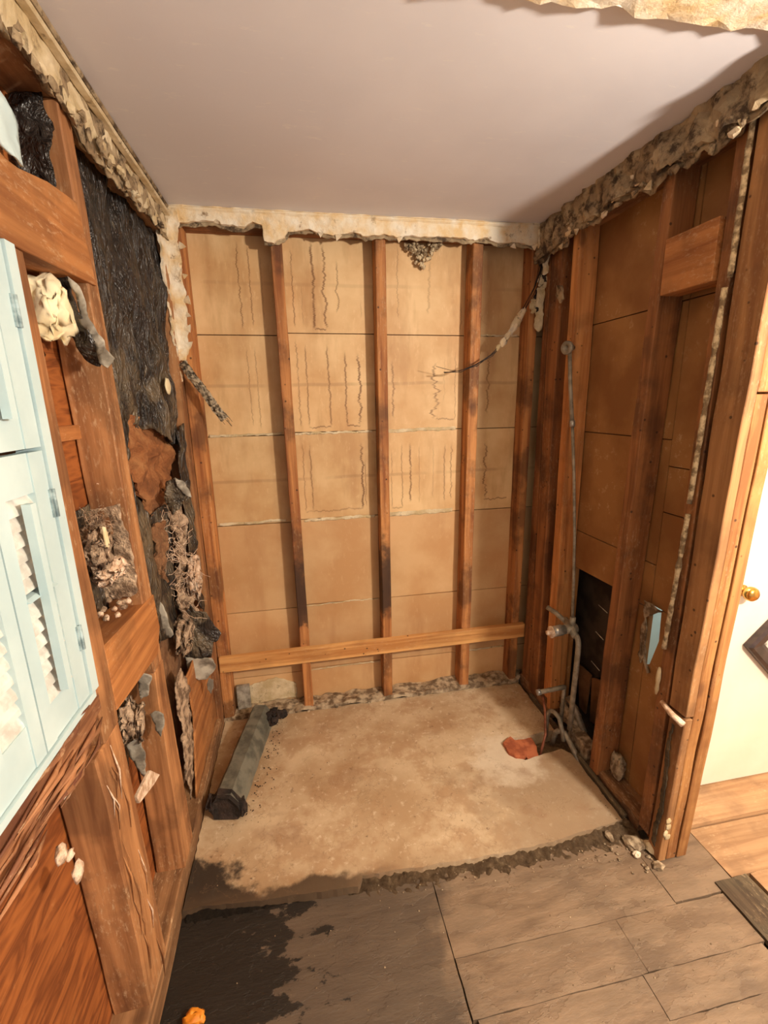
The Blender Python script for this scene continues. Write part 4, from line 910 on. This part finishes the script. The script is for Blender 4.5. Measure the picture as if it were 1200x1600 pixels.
# ---- plumbing
sp = root('shower_plumbing', (1.12,1.64,.12), 'grey shower riser and valve pipework standing in the right wall', 'pipework')
tube('riser_pipe', [(1.118,1.790,1.745),(1.118,1.770,1.62),(1.120,1.735,1.45)], .0082, 'galv', sp, 'thicker grey top of the riser')
tube('riser_pipe', [(1.120,1.735,1.45),(1.122,1.700,1.25),(1.124,1.665,1.0),(1.126,1.648,.80),(1.128,1.637,.62)], .0064, 'galv', sp)
tube('pipe_ferrule', [(1.120,1.739,1.47),(1.120,1.734,1.445)], .0115, 'chrome', sp, 'bright ferrule on the riser')
bm = bmesh.new(); ring_bm(bm, [(.011,-.03),(.014,-.012),(.017,-.008),(.024,0),(.027,.004),(.0275,.012),(.025,.016),(.014,.017),(.010,.014),(.010,.004)], (1.112,1.792,1.762), Vector((-.92,-.38,-.05)).normalized())
from_bm('shower_ear', bm, 'galv', sp, 'round threaded outlet at the top', True)
bm = bmesh.new(); vc = Vector((1.13,1.637,.572))
tube_bm(bm, [vc+Vector((.02,0,0)), vc+Vector((-.035,0,0))], [.021,.021], 16); tube_bm(bm, [vc+Vector((-.012,-.045,-.012)), vc+Vector((0,0,0)), vc+Vector((.006,.065,.012))], [.015,.017,.014], 14); tube_bm(bm, [vc, vc+Vector((0,0,.055))], .013, 12)
vb = from_bm('valve_body', bm, 'galv', sp, None, True)
bm = bmesh.new(); tube_bm(bm, [vc+Vector((-.033,0,0)), vc+Vector((-.050,0,0)), vc+Vector((-.051,0,0)), vc+Vector((-.098,-.002,-.004))], [.020,.020,.024,.023], 20)
from_bm('cartridge', bm, 'chrome', vb, 'shiny ridged valve cartridge', True)
bm = bmesh.new(); tube_bm(bm, [vc+Vector((-.096,-.002,-.004)), vc+Vector((-.104,-.002,-.004)), vc+Vector((-.105,-.002,-.004)), vc+Vector((-.122,-.003,-.005))], [.026,.026,.012,.010], 16)
from_bm('stem', bm, 'tuft', vb, 'pale valve stem', True)
tube('hot_stub', [vc+Vector((0,.05,.008)), vc+Vector((-.02,.10,.03)), vc+Vector((-.045,.135,.045))], .011, 'galv', sp)
tube('supply_pipe', [tuple(vc+Vector((-.004,-.03,-.008)))]+[tuple(p) for p in arc((1.126,1.598,.562),(1.125,1.575,.555),(1.125,1.574,.515),5)]+[(1.124,1.574,.42),(1.124,1.578,.28),(1.124,1.582,.10)], .0115, 'galv', sp, 'bent supply pipe below the valve')
st = tube('spout_stub', [(1.13,1.652,.270),(1.06,1.655,.262),(1.003,1.66,.254)], .0105, 'galv', sp, 'spout stub sticking out into the room')
bm = bmesh.new(); tube_bm(bm, [(1.012,1.659,.2555),(.996,1.660,.2535)], .0135, 14); from_bm('stub_collar', bm, 'chrome', st, None, True)
tube('spout_riser', [(1.128,1.652,.275),(1.128,1.655,.20),(1.13,1.66,.05)], .009, 'galv', sp)
tag(tube('looped_pipe', [(1.085,1.705,-.03),(1.085,1.705,.07)]+[tuple(p) for p in arc((1.085,1.705,.075),(1.088,1.695,.155),(1.104,1.635,.118),7)]+[(1.108,1.612,.07),(1.110,1.60,.025)], .010, 'galv'), 'grey looped pipe bending over at the foot of the opening', 'pipe')
tag(tube('copper_pipe', [(1.075,1.735,.17),(1.06,1.685,.125),(1.03,1.62,.06),(.985,1.580,-.02)], .006, 'copper'), 'thin reddish copper pipe rising from the hole in the slab', 'pipe')
tag(tube('drain_elbow', [(1.085,1.65,-.03),(1.09,1.64,.03)]+[tuple(p) for p in arc((1.09,1.64,.035),(1.095,1.635,.065),(1.12,1.61,.06),5)]+[(1.13,1.56,.02),(1.132,1.50,-.015)], .012, 'galv'), 'short dirty pipe elbow at the slab edge', 'pipe')
tag(tube('cross_pipe', [(1.20,1.72,.16),(1.205,1.66,.12),(1.215,1.60,.05)], .014, 'galv'), 'slanting dull pipe just inside the dark opening', 'pipe')
# clay patch in the hole of the slab
cp = root('clay_patch', (.91,1.62,-.02), 'cracked red clay patch in the slab by the pipes', 'clay patch')
sheet('clay_piece', 'z', -.006, [(.842,1.60),(.842,1.66),(.868,1.68),(.893,1.69),(.905,1.66),(.912,1.62),(.915,1.575),(.90,1.562),(.865,1.575)], 'clay', cp, res=.008, jag=.002, amp=.004, thick=.02, seed=151)
sheet('clay_piece', 'z', -.008, [(.899,1.688),(.96,1.686),(1.0,1.69),(.995,1.63),(.975,1.575),(.92,1.570),(.917,1.62),(.911,1.66)], 'clay', cp, res=.008, jag=.002, amp=.004, thick=.02, seed=152)

# ---- inside the dark opening
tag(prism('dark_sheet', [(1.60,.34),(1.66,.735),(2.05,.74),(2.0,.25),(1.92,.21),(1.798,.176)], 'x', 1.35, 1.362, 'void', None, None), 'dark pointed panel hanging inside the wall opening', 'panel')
tag(prism('cardboard_flap', [(1.735,.25),(1.84,.25),(1.80,.03),(1.75,.02)], 'x', 1.32, 1.33, 'cardboard', None, None), 'brown flap standing under the pointed panel, far side', 'panel')
tag(prism('cardboard_flap', [(1.60,.30),(1.715,.25),(1.70,.02),(1.60,.05)], 'x', 1.312, 1.322, 'cardboard', None, None), 'brown flap standing under the pointed panel, near side', 'panel')

# ---- picture on the door
pf = root('picture_frame', (1.88,1.28,.63), 'dark brown diamond shaped picture frame on the white door', 'picture')
def diamond(r0, r1, y0, y1, bm):
    c = Vector((1.88,0,.63)); dirs = [Vector((-1,0,0)),Vector((0,0,1)),Vector((1,0,0)),Vector((0,0,-1))]
    return c, dirs
bm = bmesh.new(); c = Vector((1.88,0,.63)); dirs = [Vector((-1,0,0)),Vector((0,0,1)),Vector((1,0,0)),Vector((0,0,-1))]
loops = []
for r, y in ((.262,1.284),(.262,1.262),(.245,1.256),(.20,1.262),(.178,1.272),(.178,1.284)):
    loops.append([bm.verts.new(c+d*r+Vector((0,y,0))) for d in dirs])
for P_, Q_ in zip(loops, loops[1:]+loops[:1]):
    for j in range(4): bm.faces.new((P_[j], P_[(j+1)%4], Q_[(j+1)%4], Q_[j]))
from_bm('frame', bm, 'picture_frame', pf)
bm = bmesh.new(); vs_ = [bm.verts.new(c+d*.18+Vector((0,1.276,0))) for d in dirs]; v2 = [bm.verts.new(c+d*.18+Vector((0,1.28,0))) for d in dirs]
bm.faces.new(vs_); bm.faces.new(v2[::-1])
for j in range(4): bm.faces.new((vs_[j], vs_[(j+1)%4], v2[(j+1)%4], v2[j]))
from_bm('picture', bm, 'picture_mat', pf)

# ---- bits on the floor
def chunk(loc, size, seed, mat, label, name='plaster_chunk', cat='rubble chunk', group=None, sub=2, rough=.7, rz=0):
    bm = bmesh.new(); lump_bm(bm, (0,0,0), size, seed, sub, rough, 1.6)
    bm.transform(Matrix.Translation(loc) @ Matrix.Rotation(rz, 4, 'Z'))
    return tag(from_bm(name, bm, mat, None, None, False), label, cat, group)
chunk((1.106,1.128,-.014), (.040,.026,.018), 161, 'crumb', 'flat grey mortar chunk at the slab corner', rz=-.6)
chunk((1.150,1.090,-.008), (.018,.034,.020), 162, 'plaster_tan', 'white plaster chunk leaning at the foot of the jamb', rz=.5)
chunk((1.085,1.092,-.018), (.014,.010,.012), 163, 'plaster', 'small white plaster bit in front of the mortar chunk')
chunk((1.03,1.165,-.010), (.012,.020,.012), 164, 'crumb', 'pale mortar piece left of the slab corner')
chunk((1.13,1.045,-.022), (.022,.015,.010), 165, 'crumb', 'grey mortar bit in front of the jamb foot')
tag(lump('orange_peel', (-.368,.93,-.014), (.026,.018,.012), 'orange', 166, sub=3, rough=.9), 'bright orange scrap on the dark floor at the bottom edge', 'scrap')
rnd = random.Random(77)
first = None
def gchunk(n, box_, label, group, mats, smin, smax, z):
    base = None
    for k in range(n):
        x = rnd.uniform(box_[0], box_[1]); y = rnd.uniform(box_[2], box_[3]); s = rnd.uniform(smin, smax)
        if base is None:
            base = chunk((0,0,0), (.01,.008,.006), 170+n, mats, label, group=group, sub=1); o = base
        else:
            o = base.copy(); COL.objects.link(o)
        o.location = (x, y, z+s*.3); o.scale = (s*100, s*100, s*100); o.rotation_euler = (0, 0, rnd.uniform(0, 6.28))
gchunk(16, (1.0,1.16,1.03,1.16), 'small grey brown rubble bit strewn before the jamb foot', 'rubble bits before the jamb', 'crumb', .004, .009, -.026)
gchunk(14, (-.05,1.05,2.085,2.12), 'small pale mortar crumb along the back wall foot', 'mortar crumbs along the back wall', 'crumb', .004, .010, .002)
bm = bmesh.new()
for k in range(420):
    if k < 120: x, y, z = rnd.uniform(.1,1.15), rnd.uniform(1.09,1.19), -.024
    elif k < 260: x, y, z = rnd.uniform(-.4,1.08), rnd.uniform(1.25,2.08), .001
    elif k < 340: x = rnd.uniform(1.08,1.13); y = rnd.uniform(1.2,1.95); z = .001
    else: x, y, z = rnd.uniform(-.4,1.2), rnd.uniform(.5,1.1), -.029
    if .82 < x < 1.1 and 1.54 < y < 1.72: continue
    s = rnd.uniform(.0008,.0026); g = bmesh.ops.create_icosphere(bm, subdivisions=1, radius=s)
    for v in g['verts']: v.co = Vector((v.co.x*rnd.uniform(.7,1.5), v.co.y*rnd.uniform(.7,1.5), v.co.z*.7)) + Vector((x, y, z+s*.5))
tag(from_bm('debris_crumbs', bm, 'crumb', None), 'pale crumbs scattered over slab and floorboards', 'debris', None, 'stuff')
bm = bmesh.new()
for k in range(90):
    f = rnd.random(); p = A.lerp(B, f*1.1-.05) + u*(.062+abs(rnd.gauss(0,.03)))
    s = rnd.uniform(.0008,.003); g = bmesh.ops.create_icosphere(bm, subdivisions=1, radius=s)
    for v in g['verts']: v.co = v.co*Vector((1,1,1)).x + Vector((p.x, p.y, .001+s*.5))
tag(from_bm('rot_crumbs', bm, 'beam_end', None), 'dark rotten crumbs beside the beam', 'debris', None, 'stuff')
# nails left in the studs
for k, (p, d) in enumerate([((1.142,1.44,.74),(-.004,.05,.012)),((1.142,1.446,.62),(-.004,.045,.014)),((1.142,1.45,.48),(-.004,.05,.014))]):
    tube('bent_nail', [p, tuple(Vector(p)+Vector(d))], .0016, 'galv', wr, seg=5)
